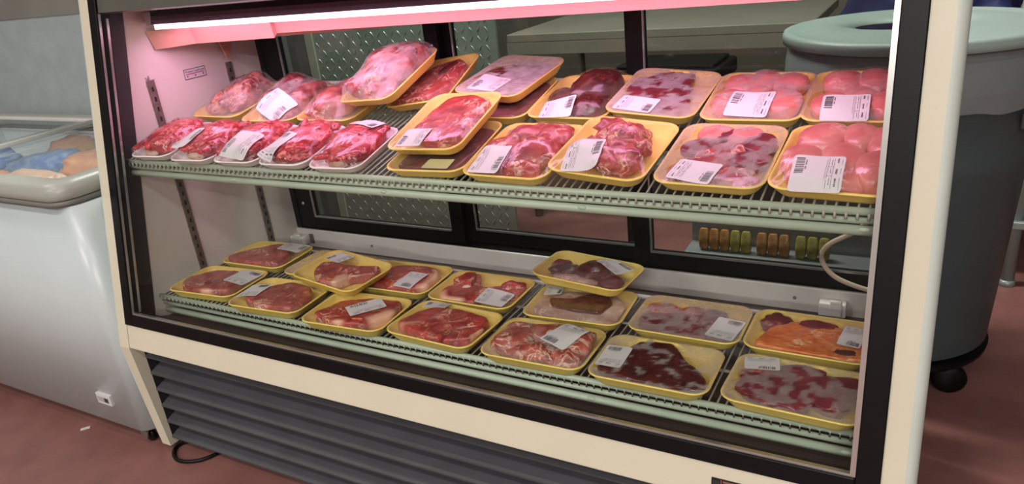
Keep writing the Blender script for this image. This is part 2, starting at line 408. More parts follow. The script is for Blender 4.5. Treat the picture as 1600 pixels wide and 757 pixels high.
# load line sticker
stk = MB(); stk.box(.0401, .0408, -.036, .036, -.0135, .0135, 0)
for (y0, y1, z0, z1) in ((-.036, .036, .0120, .0135), (-.036, .036, -.0135, -.0120), (-.036, -.0345, -.012, .012), (.0345, .036, -.012, .012)):
    stk.box(.0408, .0411, y0, y1, z0, z1, 1)
stk.box(.0408, .0411, -.030, .030, -.001, .0008, 2)
for yc in (-.026, 0, .026):
    stk.add([(.0411, yc-.003, -.004), (.0411, yc+.003, -.004), (.0411, yc, -.0095)], [(0, 2, 1)], 2)
so = stk.build('load_line_sticker', [M['paper'], M['black'], mat('sticker_red', rgb(150,20,34), .5, noise=.05)], case, label='small sticker with red arrows reading Product Load Line', M=T(0, .4155, .977))
def text_mesh(txt, size, name):
    cu = bpy.data.curves.new(name, 'FONT'); cu.body = txt; cu.size = size; cu.align_x = 'CENTER'; cu.align_y = 'CENTER'; cu.extrude = .0001
    o = bpy.data.objects.new(name, cu); COL.objects.link(o)
    dg = bpy.context.evaluated_depsgraph_get(); me = bpy.data.meshes.new_from_object(o.evaluated_get(dg))
    bpy.data.objects.remove(o); return me
tm = text_mesh('Product Load Line', .0085, 'sticker_text'); tm.materials.clear(); tm.materials.append(M['black'])
link('sticker_text', tm, so, M=Matrix(((0,0,1,.0411),(1,0,0,0),(0,1,0,.006),(0,0,0,1))))
# thermostat blocks on the ledge
for (x, y, z, nm) in ((.062, .610, .402, 'l'), (1.66, .615, .398, 'r')):
    mb = MB(); mb.box(x-.026, x+.030, y, y+.0295, z-.020, z+.012, bev=.003); mb.box(x-.002, x+.022, y-.006, y+.004, z-.016, z+.022, bev=.003)
    if nm == 'l': mb.box(x+.034, x+.050, y+.027, y+.0305, z-.018, z+.014, 1)
    mb.build('terminal_block', [mat('white_plastic', rgb(236,230,228), .35, noise=.04), M['steel']], case)
# drain hose hanging over the right rear door
pts = [(1.745, .628, .640), (1.70, .626, .585), (1.652, .624, .552), (1.634, .624, .525), (1.642, .624, .495), (1.67, .626, .468), (1.731, .630, .447), (1.79, .634, .442)]
def smooth_pts(P, k=6):
    P = [Vector(p) for p in P]; o = []
    for i in range(len(P)-1):
        p0, p1, p2, p3 = P[max(i-1,0)], P[i], P[i+1], P[min(i+2,len(P)-1)]
        for t in [j/k for j in range(k)]:
            o.append(.5*((2*p1)+(-p0+p2)*t+(2*p0-5*p1+4*p2-p3)*t*t+(-p0+3*p1-3*p2+p3)*t**3))
    return o+[P[-1]]
MB().tube(smooth_pts(pts), .0052, 10).build('drain_hose', mat('beige_hose', rgb(218,196,176), .4, noise=.1), case)
# kick recess with louvers
mb = MB(); mb.box(.037, W-.031, .20, .215, .02, ZB-.001); mb.box(.037, W-.031, .04, .20, ZB-.006, ZB-.001); mb.box(.0365, .0385, .035, .2, .03, ZB-.006); mb.box(W-.033, W-.0305, .03, .2, .03, ZB-.006)
mb.build('kick_recess', M['kick'], case)
lg = MB(); lg.box(.0395, .0415, .05, .11, .03, .30); lg.box(W-.036, W-.034, .05, .11, .03, .30); lg.box(.0395, W-.034, .105, .112, .30, .312); lg.box(.0395, .0415, .105, .112, .29, .31); lg.box(W-.036, W-.034, .105, .112, .29, .31)
go = lg.build('louver_grille', M['kick'], case)
for k in range(6):
    z = .037 + k*.052
    mb = MB(); y0 = .030
    mb.prism([(y0, z), (y0, z+.004), (y0+.006, z+.0075), (y0+.036, z+.019), (y0+.038, z+.017), (y0+.010, z+.004), (y0+.006, z)], .042, W-.037)
    mb.build('louver_slat', M['louver'], go)
# plate at the foot of the cream band
mb = MB(); mb.box(1.5570, 1.6060, -.0012, .001, .016, .0415, 0, M=FM); mb.box(1.5595, 1.5705, -.0020, -.0012, .019, .0385, 1, M=FM)
mb.box(1.572, 1.5735, -.0018, -.0012, .017, .0405, 2, M=FM); mb.box(1.5755, 1.6030, -.0018, -.0012, .036, .0395, 2, M=FM)
mb.build('rating_plate', [mat('plate_black', rgb(28,24,26), .4, noise=.1), mat('plate_dark', rgb(44,50,46), .3, noise=.1), mat('plate_red', rgb(140,84,84), .5, noise=.1)], case, label='small black plate with reddish lines')
# seam lines of the cream band are its joints with the end panels
# ------------------------------------------------------------------ wire shelves
def wire_shelf(name, label, y0, z0, tilt, depth, railz):
    root = thing(name, label, 'shelf', T(0, y0, z0) @ Matrix.Rotation(tilt, 4, 'X'))
    up = Matrix.Rotation(-tilt, 4, 'X')
    x0, x1 = .047, W-.040
    mb = MB()
    n = int((x1-x0-.02)/.0152)
    for i in range(n+1):
        x = x0 + .01 + i*(x1-x0-.02)/n
        mb.tube([(x, .0, -.0025), (x, depth, -.0025)], .0019, 6, cap=False)
        mb.tube([(x, .0, -.0030), (x, -.0055, -.008), tuple(up @ Vector((x, -.0035, -.0175)))], .0022, 6)
    for yy in (depth*.33, depth*.66, depth):
        mb.tube([(x0, yy, -.0075), (x1, yy, -.0075)], .003, 8)
    mb.build('wire_grid', M['wire'], root)
    mb = MB(); mb.tube([(x0, 0, -.0060), (x1, 0, -.0060)], .0062, 12)
    mb.build('front_rail', M['sage'], root)
    mb = MB()
    q = -.0205-.006*((-railz)-.0365)/.0105
    for (xa, yy, zz, r_) in ((x0+.004, .003, q, .0052), (x0+.010, .002, railz+.001, .0078)):
        mb.tube([tuple(up @ Vector((xa, yy, zz))), tuple(up @ Vector((x1, yy, zz)))], r_, 12)
    mb.build('lower_rail', M['sage'], root)
    for x in (.43, .865, 1.30, 1.745):
        mb = MB(); mb.sphere(tuple(up @ Vector((x, -.0035, railz+.004))), .006, 2, (1.5, .6, .7)); mb.build('rail_clip', M['sage'], root)
    for x in (x0+.004, x1-.004):
        MB().tube([(x, 0, -.007), (x, depth, -.007)], .0045, 8).build('side_bar', M['sage'], root)
    for x in (x0-.0024, x1-.0026):
        MB().box(x, x+.005, .12, depth-.06, -.03, -.0125).build('shelf_bracket', M['steel'], root)
    MB().tube([(x0, depth, -.003), (x1, depth, -.003)], .0055, 10).build('back_rail', M['ledge'], root)
    return root
USY, USZ, TU = .1446, .8132, .21
LSY, LSZ, TL = .1217, .4448, .0
wire_shelf('wire_shelf', 'upper pale green wire shelf sloping to the front, under the pink lit meat packs', USY, USZ, TU, .468, -.0365)
wire_shelf('wire_shelf', 'lower pale green wire shelf holding the meat packs nearest the case floor', LSY, LSZ, TL, .352, -.047)

# ------------------------------------------------------------------ meat packs
def lerp(a, b, t): return a+(b-a)*t
def rrect(w, d, r, z, n=7):
    o = []
    for cx, cy, a0 in ((w/2-r, -d/2+r, -PI/2), (w/2-r, d/2-r, 0), (-w/2+r, d/2-r, PI/2), (-w/2+r, -d/2+r, PI)):
        for k in range(n+1):
            a = a0 + PI/2*k/n
            o.append((cx+r*math.cos(a), cy+r*math.sin(a), z))
    return o
TRAYS = {}
def tray_mesh(w, d, h, m):
    key = (w, d, h, m.name)
    if key in TRAYS: return TRAYS[key]
    t = .003; R = .030
    loops = [rrect(w*.80, d*.80, R*.8, .0006), rrect(w*.84, d*.84, R*.8, .0), rrect(w*.87, d*.86, R*.82, .003), rrect(w*.975, d*.972, R*.98, h-.005),
             rrect(w*.99, d*.99, R, h-.0032), rrect(w, d, R, h-.0022), rrect(w*1.0, d*1.0, R, h-.0008), rrect(w*.992, d*.990, R, h), rrect(w*.965, d*.958, R*.95, h),
             rrect(w*.950, d*.94, R*.92, h-.0012), rrect(w*.925, d*.91, R*.9, h-.006), rrect(w*.84, d*.82, R*.8, .0055), rrect(w*.80, d*.78, R*.75, .0042), rrect(w*.4, d*.4, R*.4, .0040)]
    mb = MB(); n = len(loops[0])
    v = [p for l in loops for p in l]; f = []
    for i in range(len(loops)-1):
        for j in range(n):
            f.append((i*n+j, i*n+(j+1) % n, (i+1)*n+(j+1) % n, (i+1)*n+j))
    f.append(tuple(range(n))[::-1]); f.append(tuple(range((len(loops)-1)*n, len(loops)*n)))
    mb.add(v, f, 0, True)
    TRAYS[key] = mb.mesh('foam_tray', m); return TRAYS[key]

def fatattr(me, vals):
    a = me.attributes.new('fatrim', 'FLOAT', 'POINT'); a.data.foreach_set('value', np.array(vals, dtype=np.float32))
def closed_spline(P, n):
    P = [Vector((p[0], p[1], 0)) for p in P]; k = len(P); o = []
    for s in range(n):
        u = s/n*k; i = int(u); t = u-i
        p0, p1, p2, p3 = P[(i-1) % k], P[i % k], P[(i+1) % k], P[(i+2) % k]
        o.append(.5*((2*p1)+(-p0+p2)*t+(2*p0-5*p1+4*p2-p3)*t*t+(-p0+3*p1-3*p2+p3)*t**3))
    return o
def closed_poly(P, n):
    P = [Vector((p[0], p[1], 0)) for p in P]; k = len(P)
    L = [(P[(i+1) % k]-P[i]).length for i in range(k)]; tot = sum(L); o = []
    for s in range(n):
        d = s/n*tot; i = 0
        while d > L[i] and i < k-1: d -= L[i]; i += 1
        o.append(P[i].lerp(P[(i+1) % k], d/max(L[i], 1e-6)))
    for _ in range(5): o = [(o[i-1]+o[i]*2+o[(i+1) % n])/4 for i in range(n)]
    return [p*(1+.02*mnoise.noise(p*70)) for p in o]
def slab(outline, th, seed, wav=.0022, fat=None, dome=0.0):
    """a cut of meat: closed outline (metres), rounded edge; returns verts, faces, fatrim"""
    n = 84; O = closed_poly(outline, n)
    c = sum(O, Vector())/n
    prof = [(0.0, 1.0), (.2, 1.0), (.4, 1.0), (.6, 1.0), (.78, .99), (.9, .97), (.96, .92), (.99, .78), (1.0, .5), (.995, .2), (.97, 0.0)]
    v = []; fr = []; so = Vector((seed*3.7, seed*1.3, 0))
    for (r, hz) in prof[1:]:
        for j in range(n):
            p = c + (O[j]-c)*r
            q = mnoise.noise(p*34+so)*wav*(1 if hz > .3 else 0) + mnoise.noise(p*90+so)*wav*.35*(1 if hz > .3 else 0)
            v.append((p.x, p.y, th*hz + q + dome*max(0, 1-r*r)))
            f_ = 0.0
            if fat:
                ang = math.atan2(O[j].y-c.y, O[j].x-c.x)
                for (a0, wd, rin) in fat:
                    da = abs((ang-a0+PI) % (2*PI)-PI)
                    if da < wd and r > rin + .04*mnoise.noise(p*60+so): f_ = max(f_, min(1.0, (wd-da)/.2))
            fr.append(f_)
    m = len(prof)-1; f = []
    top = len(v); v.append((c.x, c.y, th+dome+mnoise.noise(c*34+so)*wav)); fr.append(0)
    for j in range(n): f.append((top, j, (j+1) % n))
    for i in range(m-1):
        for j in range(n): f.append((i*n+j, (i+1)*n+j, (i+1)*n+(j+1) % n, i*n+(j+1) % n))
    f.append(tuple((m-1)*n+j for j in reversed(range(n))))
    return v, f, fr
ICO = {}
def ico(sub):
    if sub not in ICO:
        bm = bmesh.new(); bmesh.ops.create_icosphere(bm, subdivisions=sub, radius=1.0); bm.verts.index_update()
        ICO[sub] = ([q.co.copy() for q in bm.verts], [[q.index for q in f.verts] for f in bm.faces]); bm.free()
    return ICO[sub]
def lump(rx, ry, rz, seed, rough=.18, sub=4, sq=1.0, freq=1.4, fatlow=0.0):
    """a rounded piece resting on z=0"""
    V, F = ico(sub); so = Vector((seed*5.1, seed*2.3, seed*.7)); o = []; fr = []
    for p in V:
        k = 1 + rough*mnoise.noise(p*freq+so) + rough*.45*mnoise.noise(p*freq*2.7+so)
        q = Vector([math.copysign(abs(c)**sq, c) for c in p])*k
        z = q.z*rz; z = z if z > -rz*.55 else -rz*.55 + (z+rz*.55)*.15
        o.append((q.x*rx, q.y*ry, z+rz*.64)); fr.append(fatlow if p.z < -.05+.3*mnoise.noise(p*4+so) else 0.0)
    return o, F, fr

NX, NY = 40, 36
def make_film(w, d, h, pts, frost=0, fthr=0.0):
    """a taut sheet over the rim and whatever stands above it"""
    hx, hy = w/2*.992, d/2*.992
    X = np.linspace(-1, 1, NX); Y = np.linspace(-1, 1, NY)
    ob = np.full((NX, NY), -1.0)
    for p in pts:
        i = int(round((p[0]/hx+1)/2*(NX-1))); j = int(round((p[1]/hy+1)/2*(NY-1)))
        for a in (-1, 0, 1):
            for b in (-1, 0, 1):
                ii, jj = i+a, j+b
                if 0 < ii < NX-1 and 0 < jj < NY-1:
                    z = p[2] - (0.0006 if (a or b) else 0)
                    if z > ob[ii, jj]: ob[ii, jj] = z
    ob += .0012
    Z = np.full((NX, NY), h+.0006); Z = np.maximum(Z, ob); Z[0, :] = Z[-1, :] = Z[:, 0] = Z[:, -1] = h+.0006
    for it in range(420):
        A = Z.copy()
        A[1:-1, 1:-1] = .25*(Z[:-2, 1:-1]+Z[2:, 1:-1]+Z[1:-1, :-2]+Z[1:-1, 2:])
        Z = np.maximum(A, ob); Z[0, :] = Z[-1, :] = Z[:, 0] = Z[:, -1] = h+.0006
    gap = Z-ob
    ct = np.clip(1-(gap-.0007)/.0016, 0, 1); ct = ct*ct*(3-2*ct)
    if frost:
        for i in range(NX):
            for j in range(NY):
                q = mnoise.noise(Vector((X[i]*hx*42, Y[j]*hy*42, frost*3.3))) + .35*mnoise.noise(Vector((X[i]*hx*110, Y[j]*hy*110, frost)))
                t_ = min(1, max(0, (q-fthr)/.16)); ct[i, j] *= t_*t_*(3-2*t_)
    R = .029; v = []
    for i in range(NX):
        for j in range(NY):
            x, y = X[i]*hx, Y[j]*hy
            dx, dy = abs(x)-(hx-R), abs(y)-(hy-R)
            if dx > 0 and dy > 0:
                L = math.hypot(dx, dy); mx = max(dx, dy)
                k = mx/L if L > 1e-9 else 1
                x = math.copysign(hx-R+dx*k, x); y = math.copysign(hy-R+dy*k, y)
            v.append((x, y, Z[i, j]))
    f = []
    for i in range(NX-1):
        for j in range(NY-1): f.append((i*NY+j, (i+1)*NY+j, (i+1)*NY+j+1, i*NY+j+1))
    def samp(x, y):
        u = min(max((x/hx+1)/2*(NX-1), 0), NX-1.001); t = min(max((y/hy+1)/2*(NY-1), 0), NY-1.001)
        i, j = int(u), int(t); a, b = u-i, t-j
        return Z[i,j]*(1-a)*(1-b)+Z[i+1,j]*a*(1-b)+Z[i,j+1]*(1-a)*b+Z[i+1,j+1]*a*b
    return v, f, ct.reshape(-1), samp

def add_label(root, samp, lab, seed, code, paper):
    """code: which end carries the barcode (R,L,F,B) or N for a blank pale label"""
    cx, cy, rot, lw, lh = lab
    if code in 'LR': ax = rot if code == 'R' else rot+PI
    else: ax = rot + (PI/2 if code == 'B' else -PI/2 if code == 'F' else 0)
    w, h = (lw, lh) if code in 'LRN' else (lh, lw)
    ux, uy = math.cos(ax), math.sin(ax)
    rnd = random.Random(seed*13+1)
    lift = rnd.uniform(-.6, .6)
    def P(a, b, o):  # a,b in -.5..0.5 label units
        x = cx + ux*a*w - uy*b*h; y = cy + uy*a*w + ux*b*h
        x2 = cx + (x-cx)*.8; y2 = cy + (y-cy)*.8
        z = .55*samp(x, y) + .45*samp(x2, y2)
        z = max(z, samp(x, y))
        return (x, y, z + .0008 + o + .0022*abs(a+b*lift)**3)
    n1, n2 = 14, 12; v = []; f = []
    for i in range(n1+1):
        for j in range(n2+1):
            a, b = i/n1-.5, j/n2-.5
            if i in (0, n1) and j in (0, n2): a *= .96; b *= .96
            v.append(P(a, b, 0))
    for i in range(n1):
        for j in range(n2): f.append((i*(n2+1)+j, (i+1)*(n2+1)+j, (i+1)*(n2+1)+j+1, i*(n2+1)+j+1))
    mb = MB(); mb.add(v, f, 0, True)
    lo = mb.build('price_label', paper, root)
    if code == 'N': return lo
    def strip(mb, a0, a1, b0, b1):
        k = max(1, int(abs(a1-a0)*10)); m = max(1, int(abs(b1-b0)*9)); vv = []; ff = []
        for i in range(k+1):
            for j in range(m+1): vv.append(P(lerp(a0, a1, i/k), lerp(b0, b1, j/m), .0005))
        for i in range(k):
            for j in range(m): ff.append((i*(m+1)+j, (i+1)*(m+1)+j, (i+1)*(m+1)+j+1, i*(m+1)+j+1))
        mb.add(vv, ff)
    bc = MB(); b = -.40 if rnd.random() < .5 else -.1
    e = b+.48
    while b < e:
        t = rnd.choice([.012, .018, .028]); strip(bc, .27, .44, b, b+t); b += t + rnd.choice([.014, .02, .03])
    for (g0, g1) in ((e-.42, e-.27), (e-.22, e-.12)):
        q = g0
        while q < g1-.004: t = .026*rnd.uniform(.5, .8); strip(bc, .225, .247, q, q+t); q += .026
    bc.build('barcode', M['ink'], lo)
    tx = MB()
    for a, sg in ((-.20, .006), (-.30, .006)):
        strip(tx, a, a+sg, -.42, .42)
    for bb in (-.14, .16): strip(tx, -.30, -.20, bb, bb+.008)
    for (a, wd, gaps, fine) in ((-.385, .040, [(-.42,-.27),(-.07,.09),(.23,.38)], .022), (-.45, .012, [(-.40,-.2),(-.08,.1),(.2,.42)], .03), (-.165, .010, [(-.40,-.05),(.0,.25)], .03), (-.262, .016, [(-.38,-.2),(-.08,.08),(.22,.36)], .024)):
        for (g0, g1) in gaps:
            q = g0
            while q < g1-.004:
                t = fine*rnd.uniform(.5, .8); strip(tx, a, a+wd*rnd.uniform(.7, 1), q, q+t); q += fine
    tx.build('printed_text', M['ink'], lo)
    return lo

PACKN = [0]
def pack(key, pose, dims, sloped, pieces, lab=None, code='R', fog=.25, white=False, label='', group=None, paper=None, press=None, fthr=0.0):
    """pose = (u along the case, v up the shelf, h rim height, yaw, pitch, roll) on a shelf plane"""
    w, d = dims; h = .019 if white else .024
    y0, z0, tl = (USY, USZ, TU) if sloped else (LSY, LSZ, TL)
    u, v, hh, yw, pt, rl = pose
    S = T(0, y0, z0) @ Matrix.Rotation(tl, 4, 'X')
    Mx = S @ T(u, v, hh) @ Matrix.Rotation(yw, 4, 'Z') @ Matrix.Rotation(pt, 4, 'X') @ Matrix.Rotation(rl, 4, 'Y') @ T(0, 0, -h)
    root = thing('meat_pack', label, 'meat pack', Mx, group)
    link('foam_tray', tray_mesh(w, d, h, M['white_foam'] if white else M['yellow']), root)
    PACKN[0] += 1
    pts = []
    A, B = w/2, d/2
    for k, pc in enumerate(pieces):
        kind, m = pc[0], M[pc[1]]; seed = PACKN[0]*7.3 + k*1.9
        if kind == 'slab':
            th = pc[3]; ex = pc[4] if len(pc) > 4 else {}; k_ = ex.get('k', 1.13); o = [(p[0]*A*k_, p[1]*B*k_) for p in pc[2]]
            vv, ff, fr = slab(o, th, seed, fat=ex.get('fat'), dome=ex.get('dome', 0), wav=ex.get('wav', .0022))
            off = Vector((0, 0, .0042+ex.get('z', 0))); Rz = Matrix.Rotation(ex.get('tx', 0), 4, 'X') @ Matrix.Rotation(ex.get('ty', 0), 4, 'Y'); nm = ex.get('name', 'steak')
        else:
            x, y, rx, ry, rz, rot = pc[2]; ex = pc[3] if len(pc) > 3 else {}
            vv, ff, fr = lump(rx, ry, rz, seed, ex.get('rough', .18), ex.get('sub', 4), ex.get('sq', 1.0), ex.get('freq', 1.4), ex.get('fatlow', 0))
            off = Vector((x*A, y*B, .0042+ex.get('z', 0))); Rz = Matrix.Rotation(rot, 4, 'Z') @ Matrix.Rotation(ex.get('tx', 0), 4, 'X') @ Matrix.Rotation(ex.get('ty', 0), 4, 'Y'); nm = ex.get('name', 'meat_piece')
        vv = [tuple(Rz @ Vector(p) + off) for p in vv]
        # keep inside the tray
        zmin = min(p[2] for p in vv)
        dz = max(0, .0044-zmin) if kind == 'slab' and (ex.get('tx') or ex.get('ty')) else 0
        cl = []
        for p in vv:
            z = max(p[2]+dz, .0044)
            if press and z > press: z = press+(z-press)*(.10 if press < .03 else .45)
            t = min(1.0, max(0, (z-.0055)/(h-.0055)))
            lx, ly = A*lerp(.80, .915, t), B*lerp(.78, .895, t)
            cl.append((max(-lx, min(lx, p[0])), max(-ly, min(ly, p[1])), z))
        vv = cl
        mb = MB(); mb.add(vv, ff, 0, True); me = mb.mesh(nm, m); fatattr(me, fr); link(nm, me, root)
        pts += vv
    v_, f_, ct, samp = make_film(w, d, h, pts, PACKN[0] if fog >= .4 else 0, fthr)
    mb = MB(); mb.add(v_, f_, 0, True); me = mb.mesh('film_wrap', M['film'])
    a = me.attributes.new('contact', 'FLOAT', 'POINT'); a.data.foreach_set('value', ct.astype(np.float32))
    fo = link('film_wrap', me, root); fo['fog'] = float(fog)
    if lab: add_label(root, samp, lab, PACKN[0], code, paper or M['paper'])
    return root

DL = (.227, .160); DU = (.180, .212); DW = (.138, .186)
GU, GL = 'meat packs on the upper shelf', 'meat packs on the lower shelf'
def chunks(m, seed, n, top, size=.02, rough=.3, x0=-.72, x1=.72, y0=-.75, y1=.78, name='meat_chunk'):
    rnd = random.Random(seed); o = []
    k = max(2, int(round(math.sqrt(n*.75)))); r = math.ceil(n/k); i = 0
    for a in range(k):
        for b in range(r):
            if i >= n: break
            i += 1
            x = lerp(x0, x1, (a+.5)/k) + rnd.uniform(-.1, .1); y = lerp(y0, y1, (b+.5)/r) + rnd.uniform(-.08, .08)
            s = size*rnd.uniform(.85, 1.3); e = max(0, 1-max(abs(x), abs(y))**2)
            o.append(('lump', m, (x, y, s*1.15, s*.95, s*.75, rnd.uniform(0, 3)), dict(z=top*e*rnd.uniform(.35, 1.0), rough=rough, sub=3, sq=.8, name=name, tx=rnd.uniform(-.5, .5), ty=rnd.uniform(-.4, .4))))
    return o
def slices(seed):
    rnd = random.Random(seed); o = [lp('stew', 0, .08, .062, .080, .030, .0, rough=.14, name='meat_slice', freq=1.8)]
    for a in range(4):
        for b in range(5):
            x = -.62+a*.42+rnd.uniform(-.12, .12); y = -.62+b*.32+rnd.uniform(-.1, .1); e = max(0, 1-max(abs(x), abs(y)*.9)**2)
            o.append(lp('stew', x, y, .022*rnd.uniform(.7, 1.3), .010*rnd.uniform(.8, 1.2), .0085, rnd.uniform(0, 3.1), z=.004+.026*e+rnd.uniform(0, .004), rough=.38, sub=3, name='meat_slice', tx=rnd.uniform(-.4, .4), ty=rnd.uniform(-.4, .4)))
    return o
def sl(m, o, th, **k): return ('slab', m, o, th, k)
def lp(m, x, y, rx, ry, rz, rot=0, **k): return ('lump', m, (x, y, rx, ry, rz, rot), k)
H0, HW = .0247, .0197
# ---- lower shelf, back row
pack('L1', (.197,.255,H0,.042,0,0), DL, False, [sl('beefdull', [(-.85,-.6),(-.1,-.78),(.75,-.65),(.62,0),(.35,.5),(-.05,.78),(-.35,.4),(-.7,-.1)], .026)],
     (.058,.045,-.025,.080,.056), 'R', 0.12, label='yellow tray of dull red steak in the back left corner of the lower shelf', group=GL)
pack('L4', (.448,.243,H0,-.015,0,0), DL, False, [sl('beefdull', [(-.5,-.6),(.3,-.7),(.6,-.2),(.4,.4),(-.3,.4)], .012)], None, 'R', .5,
     label='yellow tray mostly hidden under the tilted T bone pack, lower shelf back row', group=GL)
pack('L6', (.688,.239,H0,.038,0,0), DL, False, [sl('beef', [(-.8,-.6),(.3,-.78),(.8,-.5),(.75,.35),(.5,.62),(-.2,.62),(-.65,.1)], .027, fat=[(0.1,.7,.86)])],
     (.045,-.030,-.031,.053,.080), 'F', 0.12, label='yellow tray of red steak with a pale fat edge, right behind the diagonal label pack', group=GL)
pack('L9', (.923,.235,H0,0,0,0), DL, False, [sl('beef', [(-.75,-.3),(-.6,-.8),(.2,-.75),(.1,-.25),(.85,.0),(.85,.5),(.55,.35),(0,.02),(-.2,.3),(-.35,.85),(-.62,.7),(-.55,.2)], .022, fat=[(-2.2,.6,.86)]),
     sl('beef', [(-.72,.0),(-.2,-.08),(-.3,.35),(-.42,.72),(-.62,.6)], .034, fat=[(2.4,.5,.8)], k=1.0), lp('beef', .62, .32, .030, .018, .022, .5, rough=.3), lp('bone', -.32, -.1, .012, .006, .008, .6, name='bone', z=.014)],
     (.060,-.042,-.057,.076,.060), 'R', .12, label='yellow tray with a red standing T bone steak, lower shelf back row', group=GL)
pack('L11', (1.178,.234,H0,.060,0,0), DL, False, [sl('pale', [(-.8,-.5),(0,-.8),(.75,-.7),(.8,.2),(.5,.7),(-.4,.7),(-.75,.2)], .016),
     sl('brownorgan', [(-.6,.05),(-.45,-.3),(0,-.42),(.45,-.42),(.55,.15),(.35,.55),(.05,.45),(-.2,.1)], .012, z=.013, name='liver_piece')],
     (-.078,.040,.178,.040,.045), 'R', 0.25, press=0.027, label='yellow tray of dark organ meat with pale fat, under the propped organ pack', group=GL)
pack('L14', (1.421,.240,H0,-.003,0,0), DL, False, [sl('maroonspot', [(-.8,-.5),(0,-.78),(.8,-.6),(.8,.1),(.3,.3),(-.3,.2),(-.8,.0)], .019), lp('beef', -.55, .32, .040, .022, .017, .2, rough=.25), lp('darkmeat', .38, .42, .028, .016, .016, .0), lp('pork', -.05, .45, .03, .018, .014, .2)],
     (.078,-.027,-.122,.056,.080), 'B', 0.55, press=0.0255, fthr=.08, label='yellow tray of frosty wrapped red meat, lower shelf back row second from right', group=GL)
pack('L16', (1.652,.242,H0,-.009,0,0), DL, False, [sl('orange', [(-.75,-.7),(.2,-.85),(.85,-.7),(.85,.3),(.2,.55),(-.3,.5),(-.6,.1)], .022), lp('darkmeat', -.6, .5, .030, .024, .018, .4, rough=.3), lp('maroonspot', .05, .45, .040, .018, .020, .1), lp('brownorgan', .6, -.62, .03, .014, .016, 0)],
     (.072,.007,-.102,.040,.078), 'F', .22, press=0.027, label='yellow tray of orange meat in the back right corner of the lower shelf', group=GL)
# ---- lower shelf, front row
pack('L2', (.201,.075,H0,.080,0,0), DL, False, [sl('beefdull', [(-.85,-.15),(-.6,-.65),(.1,-.78),(.62,-.55),(.55,.2),(.2,.62),(-.4,.55)], .026, fat=[(-1.1,.35,.8)])],
     (.068,.022,-.097,.072,.078), 'B', 0.12, label='yellow tray of dull red steak in the front left corner of the lower shelf', group=GL)
pack('L3', (.440,.060,H0,.060,0,0), DL, False, [sl('beefdull', [(-.62,-.5),(-.1,-.78),(.7,-.75),(.85,-.1),(.5,.5),(-.1,.68),(-.5,.2)], .027)],
     (-.076,-.008,.087,.064,.070), 'B', 0.12, label='yellow tray of flat steak second from left in the lower front row', group=GL)
pack('L7', (.694,.052,H0,.060,0,0), DL, False, [sl('beef', [(-.75,-.5),(-.2,-.8),(.5,-.72),(.85,0),(.72,.62),(.1,.58),(-.45,.3)], .027, fat=[(-.2,.5,.72),(-1.8,.3,.8)]), lp('orange', .30, -.62, .036, .012, .014, .3, z=.004, name='fat_edge', rough=.3)],
     (.026,.002,-.70,.056,.085), 'L', 0.12, label='yellow tray of orange red steak with a diagonal label, lower front row', group=GL)
pack('L8', (.930,.064,H0,-.055,0,0), DL, False, [sl('beef', [(-.8,-.5),(-.3,-.72),(.28,-.82),(.32,-.25),(.75,.1),(.72,.5),(0,.62),(-.55,.45)], .028, fat=[(-2.6,.12,.5)]), sl('beef', [(.36,-.8),(.78,-.5),(.82,.05),(.6,.1),(.36,-.3)], .026, fat=[(.2,.7,.8)])],
     (-.060,.052,.157,.060,.034), 'L', 0.12, label='yellow tray of one large red steak and a small piece, lower front row', group=GL)
pack('L10', (1.174,.058,H0,.016,0,0), DL, False, [lp('goat', -.5, -.2, .052, .040, .024, .5, rough=.3), lp('goat', .05, .3, .055, .036, .024, .2, rough=.3), lp('goat', .55, .15, .042, .042, .028, .9, rough=.3, z=.004), lp('goat', .0, -.55, .06, .026, .022, .1, rough=.3), lp('goat', .6, -.5, .036, .028, .020, .3, rough=.3),
     lp('goat', -.55, .5, .04, .024, .018, .2, rough=.3), lp('bone', .12, .1, .012, .018, .016, .2, name='bone', z=.018)],
     (.048,.003,-.351,.066,.080), 'F', .30, press=0.04, label='yellow tray of bone in meat chunks with a tilted label, lower front row centre', group=GL)
pack('L13', (1.410,.056,H0,.005,0,0), DL, False, [sl('liver', [(-.8,-.6),(0,-.85),(.82,-.72),(.8,-.25),(.38,.25),(.12,.82),(-.4,.72),(-.7,0)], .0235, name='liver', wav=.004)],
     (-.080,-.010,.012,.052,.076), 'B', 0.5, press=0.0262, fthr=-.28, label='yellow tray of dark liver with the label at its left end, lower front row', group=GL)
pack('L15', (1.656,.059,H0,-.040,0,0), DL, False, [lp('maroonspot', -.45, -.2, .045, .04, .024, .3, rough=.3), lp('maroonspot', .1, .1, .055, .040, .024, -.3, rough=.3), lp('maroonspot', .55, .3, .045, .03, .024, .2, rough=.3), lp('maroonspot', -.1, -.5, .05, .03, .020, .1, rough=.3), lp('maroonspot', .5, -.2, .035, .034, .022, .8, rough=.3), lp('maroonspot', .0, .6, .04, .02, .020, .1), lp('pork', -.6, .2, .03, .03, .018, .1)],
     (-.068,.046,.25,.060,.046), 'F', .44, press=0.0255, fthr=-.03, label='yellow tray of frosty spotted dark meat in the front right corner of the lower shelf', group=GL)
